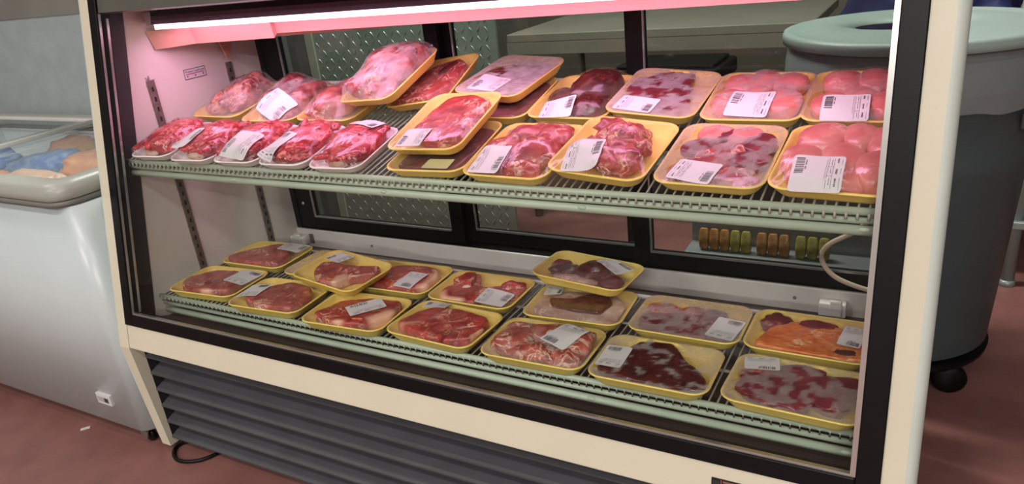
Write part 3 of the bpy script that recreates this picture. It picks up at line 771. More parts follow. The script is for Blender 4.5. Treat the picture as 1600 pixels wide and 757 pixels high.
# ---- stacked on the lower shelf
pack('L5', (.559,.167,.060,-.136,.042,.034), DL, False, [sl('beefdull', [(-.6,-.05),(-.45,-.5),(-.1,-.8),(.35,-.75),(.45,-.25),(.85,.2),(.72,.55),(.35,.32),(-.1,.15),(-.35,.22)], .027, fat=[(-.9,.5,.55)]), lp('orange', .12, -.62, .036, .016, .015, .2, rough=.35, z=.002, name='fat_piece')],
     (-.050,.036,-.086,.063,.052), 'L', .12, label='tilted yellow tray of bent T bone steak lying on top of other packs at left', group=GL)
pack('L12', (1.161,.324,.0645,-.038,-.050,.060), DL, False, [lp('brownorgan', .12, .05, .040, .052, .022, -.5, rough=.1, name='kidney'), lp('brownorgan', -.45, -.1, .04, .026, .014, .4, rough=.2), lp('maroonspot', -.62, .1, .026, .03, .014, .2), lp('pale', -.1, -.6, .055, .02, .012, .1), lp('darkmeat', .58, -.3, .03, .03, .014, .3)],
     (.056,.024,-.435,.072,.056), 'B', .15, label='yellow tray of brown organ meat propped on another pack by the white ledge', group=GL)
# ---- upper shelf, white trays
wl = ['white tray of bright red stew meat at the left wall, upper shelf front row', 'white tray of stew meat second from the left wall', 'white tray of stew meat in the middle of the five white trays', 'white tray of stew meat fourth from the left wall', 'white tray of stew meat beside the yellow packs, label at its back edge']
wp = [(.149,.079,.058), (.303,.073,.054), (.449,.077,.042), (.592,.079,.041), (.741,.078,.050)]
wlab = [None, (-.036,-.034,-.121,.054,.076), (.008,-.050,-.115,.082,.080), (-.026,-.046,-.3,.052,.086), (.003,.058,-.263,.086,.040)]
for i in range(5):
    u, v, yw = wp[i]
    pack('W%d' % i, (u, v, HW, yw, 0, 0), DW, True, slices(11+i) + [lp('pale', -.15+.2*(i % 3), -.70, .022, .007, .010, .1, z=.003, name='fat_edge', rough=.3)],
         wlab[i], 'RRLBR'[i], .06, True, label=wl[i], group=GU)
# ---- upper shelf, yellow trays behind the white ones
pack('B1', (.170,.301,H0,-.024,0,0), DU, True, [lp('shoulder', -.05, -.15, .045, .062, .034, -.4, rough=.25, z=.004), lp('shoulder', .3, .25, .042, .06, .040, .2, rough=.3, z=.006), lp('darkmeat', -.1, .5, .04, .035, .034, .2, rough=.3, z=.012), lp('pork', -.55, -.35, .03, .034, .022, .1)],
     None, 'R', .35, label='yellow tray of heaped pink shoulder meat against the left wall', group=GU)
pack('B2', (.370,.284,H0,.060,0,0), DU, True, [lp('shoulder', -.25, -.15, .048, .062, .036, .3, rough=.25, z=.002), lp('darkmeat', .05, .35, .044, .05, .040, .2, rough=.3, z=.010), lp('shoulder', .5, .2, .04, .06, .034, -.1, rough=.3, z=.004), lp('shoulder', .2, -.5, .05, .036, .026, 0)],
     (.020,-.066,-.412,.090,.074), 'R', .35, label='yellow tray of heaped shoulder meat with a label, behind the white trays', group=GU)
pack('B3', (.553,.294,H0,.005,0,0), DU, True, [lp('shoulder', -.12, -.15, .060, .066, .036, .4, rough=.2, z=.004), lp('pork', -.35, -.5, .04, .04, .026, .2, rough=.3), lp('shoulder', -.2, .4, .05, .05, .034, .1, rough=.25)],
     None, 'R', .32, label='yellow tray of pale pink meat partly under the big tilted roast', group=GU)
pack('T2', (.780,.357,.0515,.063,.124,-.116), DU, True, [sl('pork', [(-.6,-.75),(.3,-.8),(.7,-.3),(.75,.4),(.4,.7),(-.3,.5),(-.7,-.2)], .026), lp('darkmeat', .35, .3, .03, .05, .018, -.3, rough=.2)], None, 'R', 0.12,
     label='tilted yellow tray of purplish steak right of the big roast', group=GU)
pack('T1', (.704,.298,.0905,-.120,.174,-.119), DU, True, [lp('shoulder', .05, .1, .075, .075, .040, .5, rough=.15, z=.006), lp('pork', -.3, -.45, .045, .042, .032, .2, rough=.3, z=.002), lp('shoulder', .45, .45, .042, .05, .034, .0, rough=.2, z=.004), lp('pork', .2, -.5, .045, .034, .024, 0, rough=.3), lp('bone', -.38, -.62, .012, .012, .010, .2, name='bone', z=.030)],
     None, 'R', .42, label='tilted yellow tray with a big heaped pink roast on top of the pile', group=GU)
# ---- upper shelf, centre
pack('T6', (.967,.094,H0,.050,0,0), DU, True, [sl('darkmeat', [(-.7,-.7),(.6,-.8),(.8,0),(.75,.7),(-.2,.7),(-.7,0)], .017)],
     (.028,-.080,0,.058,.036), 'N', 0.12, label='yellow tray of dark meat with a blank pale label under the tilted steak pack', group=GU, paper=M['oldpaper'])
pack('T4', (.990,.322,H0,.014,0,0), DU, True, [sl('darkmeat', [(-.7,-.7),(.6,-.8),(.8,0),(.75,.7),(-.2,.7),(-.7,0)], .018)], None, 'R', 0.12,
     label='yellow tray of dark meat directly below the frosty grey pack', group=GU)
pack('T3', (.984,.366,.0575,-.165,0,.004), DU, True, [sl('darkmeat', [(-.75,-.6),(.5,-.8),(.8,0),(.75,.7),(-.1,.75),(-.7,.1)], .017), lp('darkmeat', -.45, .0, .03, .05, .012, -.4, z=.006)],
     (-.013,-.059,-.054,.081,.066), 'L', 0.85, fthr=-.1, label='yellow tray under frosty grey film topping a two tray stack in the centre', group=GU)
pack('T5', (.959,.125,.0645,-.022,.109,-.050), DU, True, [sl('beef', [(-.55,-.35),(.1,-.78),(.75,-.7),(.7,-.1),(.78,.55),(.3,.75),(-.35,.7),(-.5,.1)], .027, fat=[(2.6,.1,.9)])],
     (-.029,-.073,-.024,.066,.052), 'L', 0.12, label='tilted yellow tray of a smooth bright red steak lying on another pack', group=GU)
# ---- upper shelf, right half
pack('U1', (1.151,.090,H0,-.026,0,0), DU, True, [lp('pork', -.2, .5, .045, .040, .024, .2, rough=.2, name='pork_chunk'), lp('pork', .4, .5, .040, .045, .024, .5, rough=.2, name='pork_chunk'), lp('pork', .35, -.15, .05, .045, .028, .3, rough=.2, name='pork_chunk'), lp('pork', -.45, .0, .036, .040, .024, .1, rough=.3, name='pork_chunk'), lp('beef', -.5, .25, .024, .02, .018, .4, name='pork_chunk'), lp('pork', .3, -.65, .04, .026, .020, 0, rough=.2, name='pork_chunk'), lp('pork', -.45, -.55, .04, .03, .016, 0, rough=.2, name='pork_chunk')],
     (-.038,-.066,-.003,.066,.072), 'R', .10, label='yellow tray of pink pork chunks left of the curled pork pack, upper front row', group=GU)
pack('U2', (1.328,.098,.0335,-.055,0,.060), DU, True, chunks('pork', 5, 13, .016, .021, .42, x0=-.5, x1=.7, y0=-.65, y1=.72, name='pork_chunk'),
     (-.026,-.070,.165,.067,.070), 'R', .06, label='yellow tray of curled pink pork pieces, its left edge resting on the next pack', group=GU)
pack('U3', (1.515,.102,H0,-.027,0,0), DU, True, [lp('maroonspot', -.5, .15, .028, .024, .022, .5, z=.003, rough=.1), lp('chicken', -.3, .65, .034, .026, .022, .2, rough=.15), lp('maroonspot', -.15, .62, .03, .02, .020, .1), lp('chicken', .25, .6, .034, .03, .022, 0, rough=.12), lp('maroonspot', .6, .35, .028, .036, .024, .2, rough=.15), lp('pork', .1, .05, .034, .03, .020, .5), lp('maroonspot', .55, -.15, .034, .026, .022, .3, rough=.2), lp('pork', -.15, -.2, .04, .04, .016, .1), lp('pork', .3, -.6, .05, .024, .016, .1), lp('pork', -.5, -.6, .03, .03, .016, .1)],
     (-.024,-.072,-.154,.074,.060), 'R', 0.48, press=0.0275, fthr=-.05, label='yellow tray of frosted pink lobes with round red spots, upper front row', group=GU)
pack('U4', (1.697,.102,H0,-.050,0,0), DU, True, [lp('chicken', -.38, .5, .040, .046, .028, -.3, rough=.1, name='poultry_piece'), lp('chicken', .22, .55, .030, .042, .028, .1, rough=.1, name='poultry_piece'), lp('chicken', .66, .4, .030, .05, .030, .1, rough=.1, name='poultry_piece'), lp('chicken', -.55, -.2, .034, .044, .028, .1, rough=.1, name='poultry_piece'), lp('chicken', .05, -.1, .036, .04, .028, .2, rough=.1, name='poultry_piece'), lp('chicken', .62, -.35, .032, .05, .030, .0, rough=.1, name='poultry_piece'), lp('chicken', -.1, -.65, .06, .026, .022, .0, rough=.1, name='poultry_piece')],
     (-.020,-.073,.060,.073,.078), 'L', .08, press=0.036, label='yellow tray of smooth pink poultry pieces in the front right corner of the upper shelf', group=GU)
pack('V1', (1.172,.328,H0,-.026,0,0), DU, True, [lp('liver', .25, .25, .045, .065, .034, -.4, rough=.15, z=.004, name='liver'), lp('liver', .3, -.35, .045, .045, .024, .1, rough=.15, name='liver'), lp('brownorgan', -.4, -.1, .04, .05, .020, .2, rough=.15, name='liver')],
     (-.020,-.080,.12,.070,.058), 'R', .10, label='yellow tray of glossy dark liver in the upper back row', group=GU)
pack('V2', (1.347,.330,.0330,-.045,0,.060), DU, True, [lp('maroonspot', -.1, .1, .065, .08, .022, .2, rough=.12), lp('maroonspot', .35, -.4, .034, .034, .022, .2, rough=.1), lp('maroonspot', .0, .6, .036, .02, .022, .4, rough=.3), lp('maroonspot', -.45, .3, .02, .034, .022, .9, rough=.3)],
     (-.030,-.072,-.111,.080,.054), 'R', 0.6, press=0.027, fthr=.05, label='yellow tray of purple frosted meat with a round red spot, upper back row', group=GU)
pack('V3', (1.5285,.331,H0,0,0,0), DU, True, [lp('chicken', -.45, .5, .036, .036, .022, .1, rough=.1, name='poultry_piece'), lp('chicken', .0, .55, .032, .04, .024, .1, rough=.1, name='poultry_piece'), lp('chicken', .5, .5, .036, .034, .025, .1, rough=.1, name='poultry_piece'), lp('chicken', -.5, -.3, .034, .046, .025, .1, rough=.1, name='poultry_piece'), lp('chicken', .5, -.3, .040, .046, .026, .1, rough=.1, name='poultry_piece'), lp('chicken', .0, -.1, .03, .05, .022, .1, rough=.1, name='poultry_piece')],
     (-.004,-.060,-.056,.076,.080), 'L', 0.42, press=0.031, fthr=-.1, label='yellow tray of hazy pink poultry pieces, upper back row second from right', group=GU)
pack('V4', (1.7035,.332,H0,0,0,0), DU, True, [lp('chicken', -.4, .45, .036, .044, .027, .1, rough=.1, name='poultry_piece'), lp('chicken', .15, .5, .030, .044, .027, .1, rough=.1, name='poultry_piece'), lp('chicken', .62, .4, .028, .044, .026, .1, rough=.1, name='poultry_piece'), lp('chicken', -.5, -.4, .034, .040, .024, .1, rough=.1, name='poultry_piece'), lp('chicken', .5, -.4, .036, .044, .026, .1, rough=.1, name='poultry_piece'), lp('chicken', .0, -.2, .03, .05, .022, .1, rough=.1, name='poultry_piece')],
     (-.019,-.072,.039,.075,.076), 'L', .28, press=0.033, label='yellow tray of pink poultry lobes in the back right corner of the upper shelf', group=GU)


# ------------------------------------------------------------------ chest freezer on the left
def rrect_xy(w, d, r): return [(p[0], p[1]) for p in rrect(w, d, r, 0)]
fz = thing('chest_freezer', 'white glass top chest freezer with grey rim, left of the meat display case', 'freezer')
FX1, FX0, FY0, FY1, FT = -.018, -1.50, .004, .66, .79
M['fz'] = mat('freezer_white', rgb(196,206,208), .3, noise=.05, nscale=4)
M['fzrim'] = mat('freezer_grey_rim', rgb(160,163,155), .35, noise=.05, nscale=8)
M['fzin'] = mat('freezer_liner', rgb(214,222,224), .4, noise=.06, nscale=6)
mb = MB(); t = .05
bodyloop = [(p[0]+(FX0+FX1)/2, p[1]+(FY0+FY1)/2) for p in rrect_xy(FX1-FX0, FY1-FY0, .045)]; inloop = [(p[0]+(FX0+FX1)/2, p[1]+(FY0+FY1)/2) for p in rrect_xy(FX1-FX0-2*t, FY1-FY0-2*t, .02)]; nb = len(bodyloop)
vv = [(x, y, .052) for x, y in bodyloop]+[(x, y, .726) for x, y in bodyloop]+[(x, y, .726) for x, y in inloop]+[(x, y, .11) for x, y in inloop]; ff = []
for k in range(3):
    for j in range(nb): ff.append((k*nb+j, k*nb+(j+1) % nb, (k+1)*nb+(j+1) % nb, (k+1)*nb+j))
ff += [tuple(range(nb))[::-1], tuple(range(3*nb, 4*nb))]
mb.add(vv, ff, 0, False)
mb.sm = [True if (abs(0) == 0 and len(f_) == 4 and max(f_) < 2*nb) else False for f_ in mb.f]
pass
mb.build('freezer_body', M['fz'], fz)
mb = MB(); mb.box(FX0+t, FX1-t-.02, FY0+t, FY0+t+.004, .11, .74); mb.box(FX0+t, FX1-t, FY1-t-.004, FY1-t, .11, .74); mb.box(FX1-t-.004, FX1-t, FY0+t, FY1-t, .11, .74); mb.box(FX0+t, FX0+t+.004, FY0+t, FY1-t, .11, .74)
mb.box(FX0+t, FX1-t, FY0+t, FY1-t, .11, .114)
mb.build('inner_liner', M['fzin'], fz)
# rounded rim ring
prof = [(-.016, .742), (-.021, .746), (-.0225, .760), (-.019, .776), (-.008, .787), (.008, .791), (.028, .790), (.040, .782), (.040, .755), (.0, .742)]
xs = [FX0, FX1]; ring = []
def rimloop(o, z):
    return [(p[0]+(FX0+FX1-.027)/2, p[1]+(FY0+FY1)/2, z) for p in [(a[0], a[1]) for a in rrect(FX1-.027-FX0-2*o, FY1-FY0-2*o, max(.012, .045-o*.7), 0)]]
loops = [rimloop(o, z) for o, z in prof]
mb = MB(); n = len(loops[0]); v = [p for l in loops for p in l]; f = []
for i in range(len(loops)):
    for j in range(n): a, b = i, (i+1) % len(loops); f.append((a*n+j, b*n+j, b*n+(j+1) % n, a*n+(j+1) % n))
mb.add(v, f, 0, True); mb.build('rim', M['fzrim'], fz, label='rounded grey rim')
prof = [(-.014, .7265), (-.020, .728), (-.0215, .7405), (-.012, .7415), (.0, .7415), (.0, .7265)]  # darker grey ring along the bottom of the rim
loops = [rimloop(o, z) for o, z in prof]
mb = MB(); v = [p for l in loops for p in l]; f = []
for i in range(len(loops)):
    for j in range(n): a, b = i, (i+1) % len(loops); f.append((a*n+j, b*n+j, b*n+(j+1) % n, a*n+(j+1) % n))
mb.add(v, f, 0, True); mb.build('lower_rim_band', mat('dark_grey_band', rgb(112,112,106), .5, noise=.1), fz)
for (x0, x1, z, nm) in ((-.93, FX1-.065, .762, 'a'), (FX0+.04, -.80, .775, 'b')):
    lo = MB().box(x0+.01, x1-.004, FY0+.042, FY1-.045, z, z+.004).build('sliding_lid', M['clear'], fz)
    e = MB(); e.box(x0, x0+.022, FY0+.040, FY1-.042, z-.004, z+.010, bev=.002) if nm == 'a' else e.box(x1-.022, x1, FY0+.040, FY1-.042, z-.004, z+.010, bev=.002)
    e.build('lid_frame', M['fzrim'], lo)
mb = MB(); mb.box(FX0+.03, FX1-.03, FY1-.048, FY1-.03, .772, .785); mb.build('lid_track', M['ledge'], fz)
# baskets wires seen through the lid
mb = MB()
for x in (-.18, -.20, -.62, -.64):
    mb.tube(smooth_pts([(x, .60, .735), (x+.012, .575, .72), (x, .55, .66), (x-.02, .46, .46), (x-.02, .30, .40)]), .003, 8)
mb.tube([(FX0+.06, .603, .735), (FX1-.055, .603, .735)], .003, 8)
mb.build('basket_wire', M['ledge'], fz)
MB().box(FX0+.06, FX1-.08, FY0+.06, FY1-.06, .608, .616, bev=.002).build('storage_basket', M['fzin'], fz)
mb = MB(); mb.box(-.205, -.140, -.004, .0055, .118, .152, 0, bev=.001); mb.box(-.198, -.148, -.0052, -.0038, .127, .143, 1); mb.box(-.166, -.150, -.006, -.005, .128, .142, 2)
mb.build('temperature_badge', [M['paper'], mat('badge_grey', rgb(176,166,164), .3, noise=.05), mat('badge_dark', rgb(60,56,58), .3, noise=.05)], fz)
for x in (-.062, -1.44):
    for y in (.032, .60):
        mb = MB(); mb.box(x-.022, x+.022, y-.022, y+.022, .0468, .052, 0)
        mb.add([(x-.022, y-.018, .048), (x+.022, y-.018, .048), (x+.006, y-.018, .014), (x-.006, y-.018, .014), (x-.022, y-.014, .048), (x+.022, y-.014, .048), (x+.006, y-.014, .014), (x-.006, y-.014, .014)], [(0,3,2,1), (4,5,6,7), (0,1,5,4), (1,2,6,5), (2,3,7,6), (3,0,4,7)], 0)
        mb.lathe([(.0001, -.008), (.016, -.008), (.0205, -.005), (.0205, .005), (.016, .008), (.0001, .008)], n=24, mi=1, M=T(x, y, .0212) @ Matrix.Rotation(PI/2, 4, 'X'))
        mb.build('caster', [M['steel'], M['black']], fz)
# bags of frozen food
def bag(name, label, loc, size, rot, m, seed, group):
    V, F = ico(4); so = Vector((seed*3.1, seed, 2)); vv = []
    for p in V:
        q = Vector([math.copysign(abs(c)**.6, c) for c in p])
        k = 1 + .16*mnoise.noise(p*2.2+so) + .10*mnoise.noise(p*6+so)
        e = max(abs(q.x), abs(q.y)); fl = 1 if e < .8 else max(.12, 1-(e-.8)*4)
        vv.append((q.x*size[0]*k, q.y*size[1]*k, q.z*size[2]*k*fl))
    mb = MB(); mb.add(vv, F, 0, True)
    return mb.build(name, m, None, label=label, cat='bag', group=group, M=T(*loc) @ Euler(rot).to_matrix().to_4x4())
M['bagblue'] = mat('blue_bag_film', rgb(62,118,196), .3, noise=.5, nscale=22, dark=rgb(150,180,214), bump=.6, bscale=40)
M['bagorange'] = mat('orange_bag_film', rgb(226,170,112), .35, noise=.45, nscale=24, dark=rgb(216,140,110), bump=.6, bscale=40)
M['bagpeach'] = mat('peach_bag_film', rgb(218,164,132), .35, noise=.4, nscale=28, dark=rgb(226,196,170), bump=.6, bscale=40)
bag('frozen_food_bag', 'blue bag of frozen food lying across the orange bags in the freezer', (-.80, .385, .680), (.15, .065, .04), (.05, -.10, .25), M['bagblue'], 1, 'bags in the chest freezer')
bag('frozen_food_bag', 'blue and white bag at the left picture edge inside the freezer', (-1.09, .36, .675), (.11, .09, .04), (.05, .05, -.1), M['bagblue'], 2, 'bags in the chest freezer')
bag('frozen_food_bag', 'orange yellow bag of frozen food against the freezer right end', (-.475, .40, .682), (.135, .10, .05), (.06, .10, .1), M['bagorange'], 3, 'bags in the chest freezer')
bag('frozen_food_bag', 'peach bag in front of the blue bag in the freezer', (-.575, .205, .680), (.13, .065, .042), (.05, .03, .05), M['bagpeach'], 4, 'bags in the chest freezer')
bag('frozen_food_bag', 'orange bag behind the blue bag in the freezer', (-.87, .535, .682), (.08, .06, .05), (.15, .05, .2), M['bagorange'], 5, 'bags in the chest freezer')
bag('frozen_food_bag', 'small orange bag at the lower left corner of the freezer window', (-.805, .205, .675), (.075, .05, .038), (.05, .05, .2), M['bagorange'], 6, 'bags in the chest freezer')

# ------------------------------------------------------------------ floor bits
MB().tube(smooth_pts([(.10, .10, .006), (.05, .05, .006), (.055, .015, .006), (.105, -.01, .006), (.16, .01, .006), (.19, .06, .006), (.20, .14, .006)]), .005, 8).build('power_cord', M['black'], None, label='black power cord looping out from under the display case', cat='cord')
mb = MB(); mb.box(-.013, .013, -.006, .006, .0004, .0016); mb.build('paper_scrap', M['paper'], None, label='tiny white paper scrap on the floor before the freezer', cat='scrap', M=T(-.322, -.010, 0) @ Matrix.Rotation(.9, 4, 'Z'))
# ------------------------------------------------------------------ behind the case
CX, CY = 1.762, 1.105
tc_ = thing('trash_can', 'large grey round trash can with blue grey lid and clear liner, behind the case', 'trash can', T(CX, CY, .0))
M['can'] = mat('grey_can', rgb(74,88,90), .45, noise=.12, nscale=10)
M['lid'] = mat('blue_grey_lid', rgb(156,174,168), .4, noise=.08, nscale=7)
mb = MB(); mb.lathe([(.0001, .125), (.215, .125), (.232, .14), (.262, .62), (.266, .625), (.270, .66), (.274, .805), (.286, .81), (.288, .825), (.286, .885), (.278, .885), (.262, .62), (.222, .15), (.0001, .145)], n=72)
for a in (-.5, PI-.5):
    mb.box(.282, .302, -.06, .06, .73, .765, M=Matrix.Rotation(a, 4, 'Z'), bev=.004)
mb.build('can_body', M['can'], tc_)
def lid():
    mb = MB(); n = 72; prof = [(.0, .004), (.3, .014), (.55, .012), (.72, .004), (.84, .003), (.90, .005), (.985, .003), (1.0, -.004), (.997, -.022), (.980, -.022), (.972, -.006), (.9, .000), (.5, .006), (.0, .000)]
    v = []; f = []
    for (t, z) in prof:
        for j in range(n):
            a = 2*PI*j/n
            hx, hy = -.035+.098*math.cos(a), -.028+.062*math.sin(a)
            ox, oy = .302*math.cos(a), .302*math.sin(a)
            v.append((lerp(hx, ox, t), lerp(hy, oy, t), .931+z))
    k = len(prof)
    for i in range(k):
        for j in range(n): a, b = i, (i+1) % k; f.append((a*n+j, a*n+(j+1) % n, b*n+(j+1) % n, b*n+j))
    mb.add(v, f, 0, True); return mb
lid().build('can_lid', M['lid'], tc_, label='blue grey lid with a dark opening')
mb = MB(); rows = [(.283, .913), (.287, .893), (.2935, .865), (.2945, .825), (.2935, .81), (.2945, .787), (.2925, .777)]
v = []; f = []; n = 96
for i, (r, z) in enumerate(rows):
    for j in range(n):
        a = 2*PI*j/n; k = 0.0028*mnoise.noise(Vector((math.cos(a)*5, math.sin(a)*5, i*.7)))+.0015*math.sin(a*31+i)
        v.append(((r+k)*math.cos(a), (r+k)*math.sin(a), z+.01*mnoise.noise(Vector((math.cos(a)*3, math.sin(a)*3, 5)))*(1 if i > 4 else 0)))
for i in range(len(rows)-1):
    for j in range(n): f.append((i*n+j, i*n+(j+1) % n, (i+1)*n+(j+1) % n, (i+1)*n+j))
mb.add(v, f, 0, True); mb.build('clear_liner', glass_mat('liner_plastic', (.9,.92,.92,1), 1.5, .15, haze=.28, hazecol=(.62,.64,.64,1)), tc_)
mb = MB(); mb.lathe([(.0001, .10), (.20, .10), (.235, .105), (.238, .118), (.22, .124), (.0001, .124)], n=48); mb.build('dolly', M['black'], tc_)
for k in range(5):
    a = k*2*PI/5 - .62
    mb = MB(); mb.lathe([(.0001, -.014), (.036, -.014), (.042, -.008), (.042, .008), (.036, .014), (.0001, .014)], n=24, M=T(.19*math.cos(a), .19*math.sin(a), .0425) @ Matrix.Rotation(a+.8, 4, 'Z') @ Matrix.Rotation(PI/2, 4, 'X'))
    mb.box(.19*math.cos(a)-.012, .19*math.cos(a)+.012, .19*math.sin(a)-.012, .19*math.sin(a)+.012, .07, .101)
    mb.build('dolly_wheel', M['black'], tc_)
# pouch colours for the row that stands in for a rear glass reflection
M['pouch1'] = mat('amber_reflection_pouch', rgb(196,132,60), .4, noise=.5, nscale=60, dark=rgb(120,74,36), bump=.4, bscale=60)
M['pouch2'] = mat('olive_reflection_pouch', rgb(178,164,66), .4, noise=.5, nscale=60, dark=rgb(110,96,40), bump=.4, bscale=60)
M['pouch3'] = mat('mauve_reflection_pouch', rgb(150,118,120), .4, noise=.4, nscale=60, dark=rgb(90,66,70), bump=.4, bscale=60)
# grey partition behind the freezer
mb = MB(); mb.box(-3.5, .02, .705, .76, 0, 1.1405); mb.build('wall_partition', mat('stucco_grey_panel', rgb(164,174,176), .5, noise=.12, nscale=14, bump=.5, bscale=260), None, kind='structure')
mb = MB(); mb.box(-3.5, .02, .700, .765, 1.1405, 1.62, bev=.002); mb.build('trim_1', mat('brushed_steel_band', rgb(176,174,168), .3, metal=.6, noise=.2, nscale=3), None, kind='structure')
# tread plate panel opposite the rear doors
tp = thing('tread_plate_panel', 'grey diamond tread plate wall panel seen through the rear left sliding door', 'wall panel', T(0, 1.50, 0))
M['tread'] = mat('tread_plate', rgb(150,164,152), .38, metal=.35, noise=.15, nscale=12)
mb = MB(); X0, X1 = -.545, .365
mb.box(X0, X1, 0, .012, .02, 1.32)
px = .034; nx = int((X1-X0)/px)
for i in range(nx):
    for j in range(int(1.28/px)):
        cx, cz = X0+.02+i*px, .04+j*px
        a = .95 if (i+j) % 2 == 0 else -.95
        L, w_ = .0135, .0034; ca_, sa_ = math.cos(a), math.sin(a)
        P = []
        for (s, t, y) in ((-L,0,0), (0,-w_,0), (L,0,0), (0,w_,0), (-L*.5,0,-.0022), (L*.5,0,-.0022)):
            P.append((cx+s*ca_-t*sa_, y, cz+s*sa_+t*ca_))
        mb.add(P, [(0,1,4), (1,5,4), (1,2,5), (2,3,5), (3,4,5), (3,0,4)], 0, False)
mb.build('tread_plate', M['tread'], tp)
mb = MB(); mb.box(X0-.045, X0, -.006, .012, .02, 1.32, bev=.002); mb.build('edge_strip', mat('pale_green_strip', rgb(150,158,140), .5, noise=.1), tp)
# dark cabinet left of it
mb = MB(); mb.box(-1.4, X0-.05, 1.50, 1.60, .02, 1.32)
mb.box(-.80, -.70, 1.47, 1.50, .02, 1.32)
mb.build('dark_wall_panel', mat('dark_panel', rgb(86,90,86), .6, noise=.2, nscale=6), None, label='dark grey wall panel left of the tread plate', cat='wall panel')
# stainless work table at the back
wt = thing('work_table', 'long stainless work table behind the case, right of the tread plate', 'table', T(.80, 2.25, 0))
M['stain'] = mat('stainless', rgb(140,137,125), .65, metal=.4, noise=.15, nscale=5)
mb = MB(); mb.box(-.62, .62, -.35, .35, .81, .845, bev=.004); mb.box(-.62, .62, -.352, -.34, .76, .81); mb.build('table_top', M['stain'], wt)
mb = MB(); mb.box(-.58, .58, -.30, .30, .25, .28, bev=.004); mb.build('under_shelf', M['stain'], wt)
for x in (-.57, .57):
    for y in (-.30, .30):
        MB().tube([(x, y, 0), (x, y, .81)], .02, 12).build('leg', M['stain'], wt)
# black crate on it
mb = MB(); mb.box(-.17, .17, -.12, .12, 0, .05, bev=.01); mb.box(-.15, .15, -.10, .10, .05, .06, bev=.004)
mb.build('black_box', M['black'], None, label='low black box on a stool behind the middle of the display case', cat='box', M=T(1.095, 1.32, .765))
# dark back panel of the prep area
mb = MB(); mb.box(-.4, 2.6, 3.2, 3.25, 0, .86); mb.build('splash_panel', mat('brown_grey_panel', rgb(92,86,76), .6, noise=.2, nscale=5), None, label='dark brown grey panel along the far wall behind the work table', cat='wall panel')
# rack and pouches added in place of a reflection in the rear door glass
rk = thing('reflection_rack', 'low grey rack added under the pouches that stand in for a reflection in the right sliding door', 'rack', T(1.53, .795, 0))
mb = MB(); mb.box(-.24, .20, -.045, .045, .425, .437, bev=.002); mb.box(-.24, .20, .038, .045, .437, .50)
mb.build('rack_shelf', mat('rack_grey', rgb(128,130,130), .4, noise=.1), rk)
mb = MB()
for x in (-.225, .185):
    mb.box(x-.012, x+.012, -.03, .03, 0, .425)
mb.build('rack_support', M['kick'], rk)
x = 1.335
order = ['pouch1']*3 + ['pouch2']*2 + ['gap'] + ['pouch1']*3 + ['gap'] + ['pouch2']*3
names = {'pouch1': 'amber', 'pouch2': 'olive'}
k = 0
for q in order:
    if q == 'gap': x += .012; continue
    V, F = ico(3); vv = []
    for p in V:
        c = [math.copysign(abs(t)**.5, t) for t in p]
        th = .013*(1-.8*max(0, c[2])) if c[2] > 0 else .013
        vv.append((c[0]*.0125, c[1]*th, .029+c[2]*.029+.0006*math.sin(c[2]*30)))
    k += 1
    MB().add(vv, F, 0, True).build('reflection_pouch', M[q], None, label='small %s pouch standing in for a reflection in the right sliding door' % names[q], cat='pouch', group='%s pouches standing in for a reflection' % names[q], M=T(x, .785, .4372))
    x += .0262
# far right: steel table leg, red crate, navy bag
tb = thing('side_table', 'grey steel table at the right picture edge beyond the trash can', 'table', T(2.255, 2.10, 0))
M['tbl'] = mat('grey_table', rgb(142,150,146), .4, metal=.3, noise=.12, nscale=8)
mb = MB(); mb.box(-.20, .40, -.42, .42, .86, .90, bev=.004); mb.build('table_top', M['tbl'], tb)
mb = MB(); mb.box(-.20, .40, -.42, .42, .205, .232, bev=.004); mb.build('under_shelf', M['tbl'], tb)
for y in (-.39, .39):
    for xx in (-.175, .375):
        MB().tube([(xx, y, .02), (xx, y, .86)], .020, 12).lathe([(.0001, 0), (.026, 0), (.022, .02), (.0001, .02)], (xx, y, 0), 16).build('leg', M['tbl'], tb)
rc = MB(); rc.box(-.16, .16, -.12, .12, 0, .02)
for z in (.03, .07, .11, .15): rc.box(-.16, .16, -.12, -.11, z, z+.025); rc.box(-.16, .16, .11, .12, z, z+.025); rc.box(-.16, -.15, -.11, .11, z, z+.025); rc.box(.15, .16, -.11, .11, z, z+.025)
for xx in (-.16, .15):
    for yy in (-.12, .11): rc.box(xx, xx+.01, yy, yy+.01, 0, .18)
rc.build('crate', mat('red_crate', rgb(168,50,44), .5, noise=.15), None, label='red plastic crate on the floor at the right picture edge', cat='crate', M=T(2.20, 2.75, 0))
bag('storage_bag', 'navy blue bag piled behind the trash can lid', (1.76, 2.02, .80), (.26, .22, .19), (0, 0, .2), mat('navy_bag', rgb(34,44,92), .4, noise=.4, nscale=8, bump=.5, bscale=30), 9, None)
mb = MB(); mb.box(-.30, .30, -.24, .24, 0, .58, bev=.01); mb.build('dark_bin', mat('dark_bin', rgb(40,44,54), .5, noise=.1), None, label='dark bin under the navy bag behind the trash can', cat='bin', M=T(1.74, 2.02, 0))

so2 = thing('stool', 'black stool behind the display case carrying a low black box', 'stool', T(1.095, 1.32, 0))
MB().box(-.16, .16, -.12, .12, .74, .7645, bev=.004).build('seat', M['kick'], so2)
for xx in (-.13, .13):
    for yy in (-.09, .09): MB().tube([(xx, yy, 0), (xx, yy, .741)], .012, 10).build('leg', M['kick'], so2)

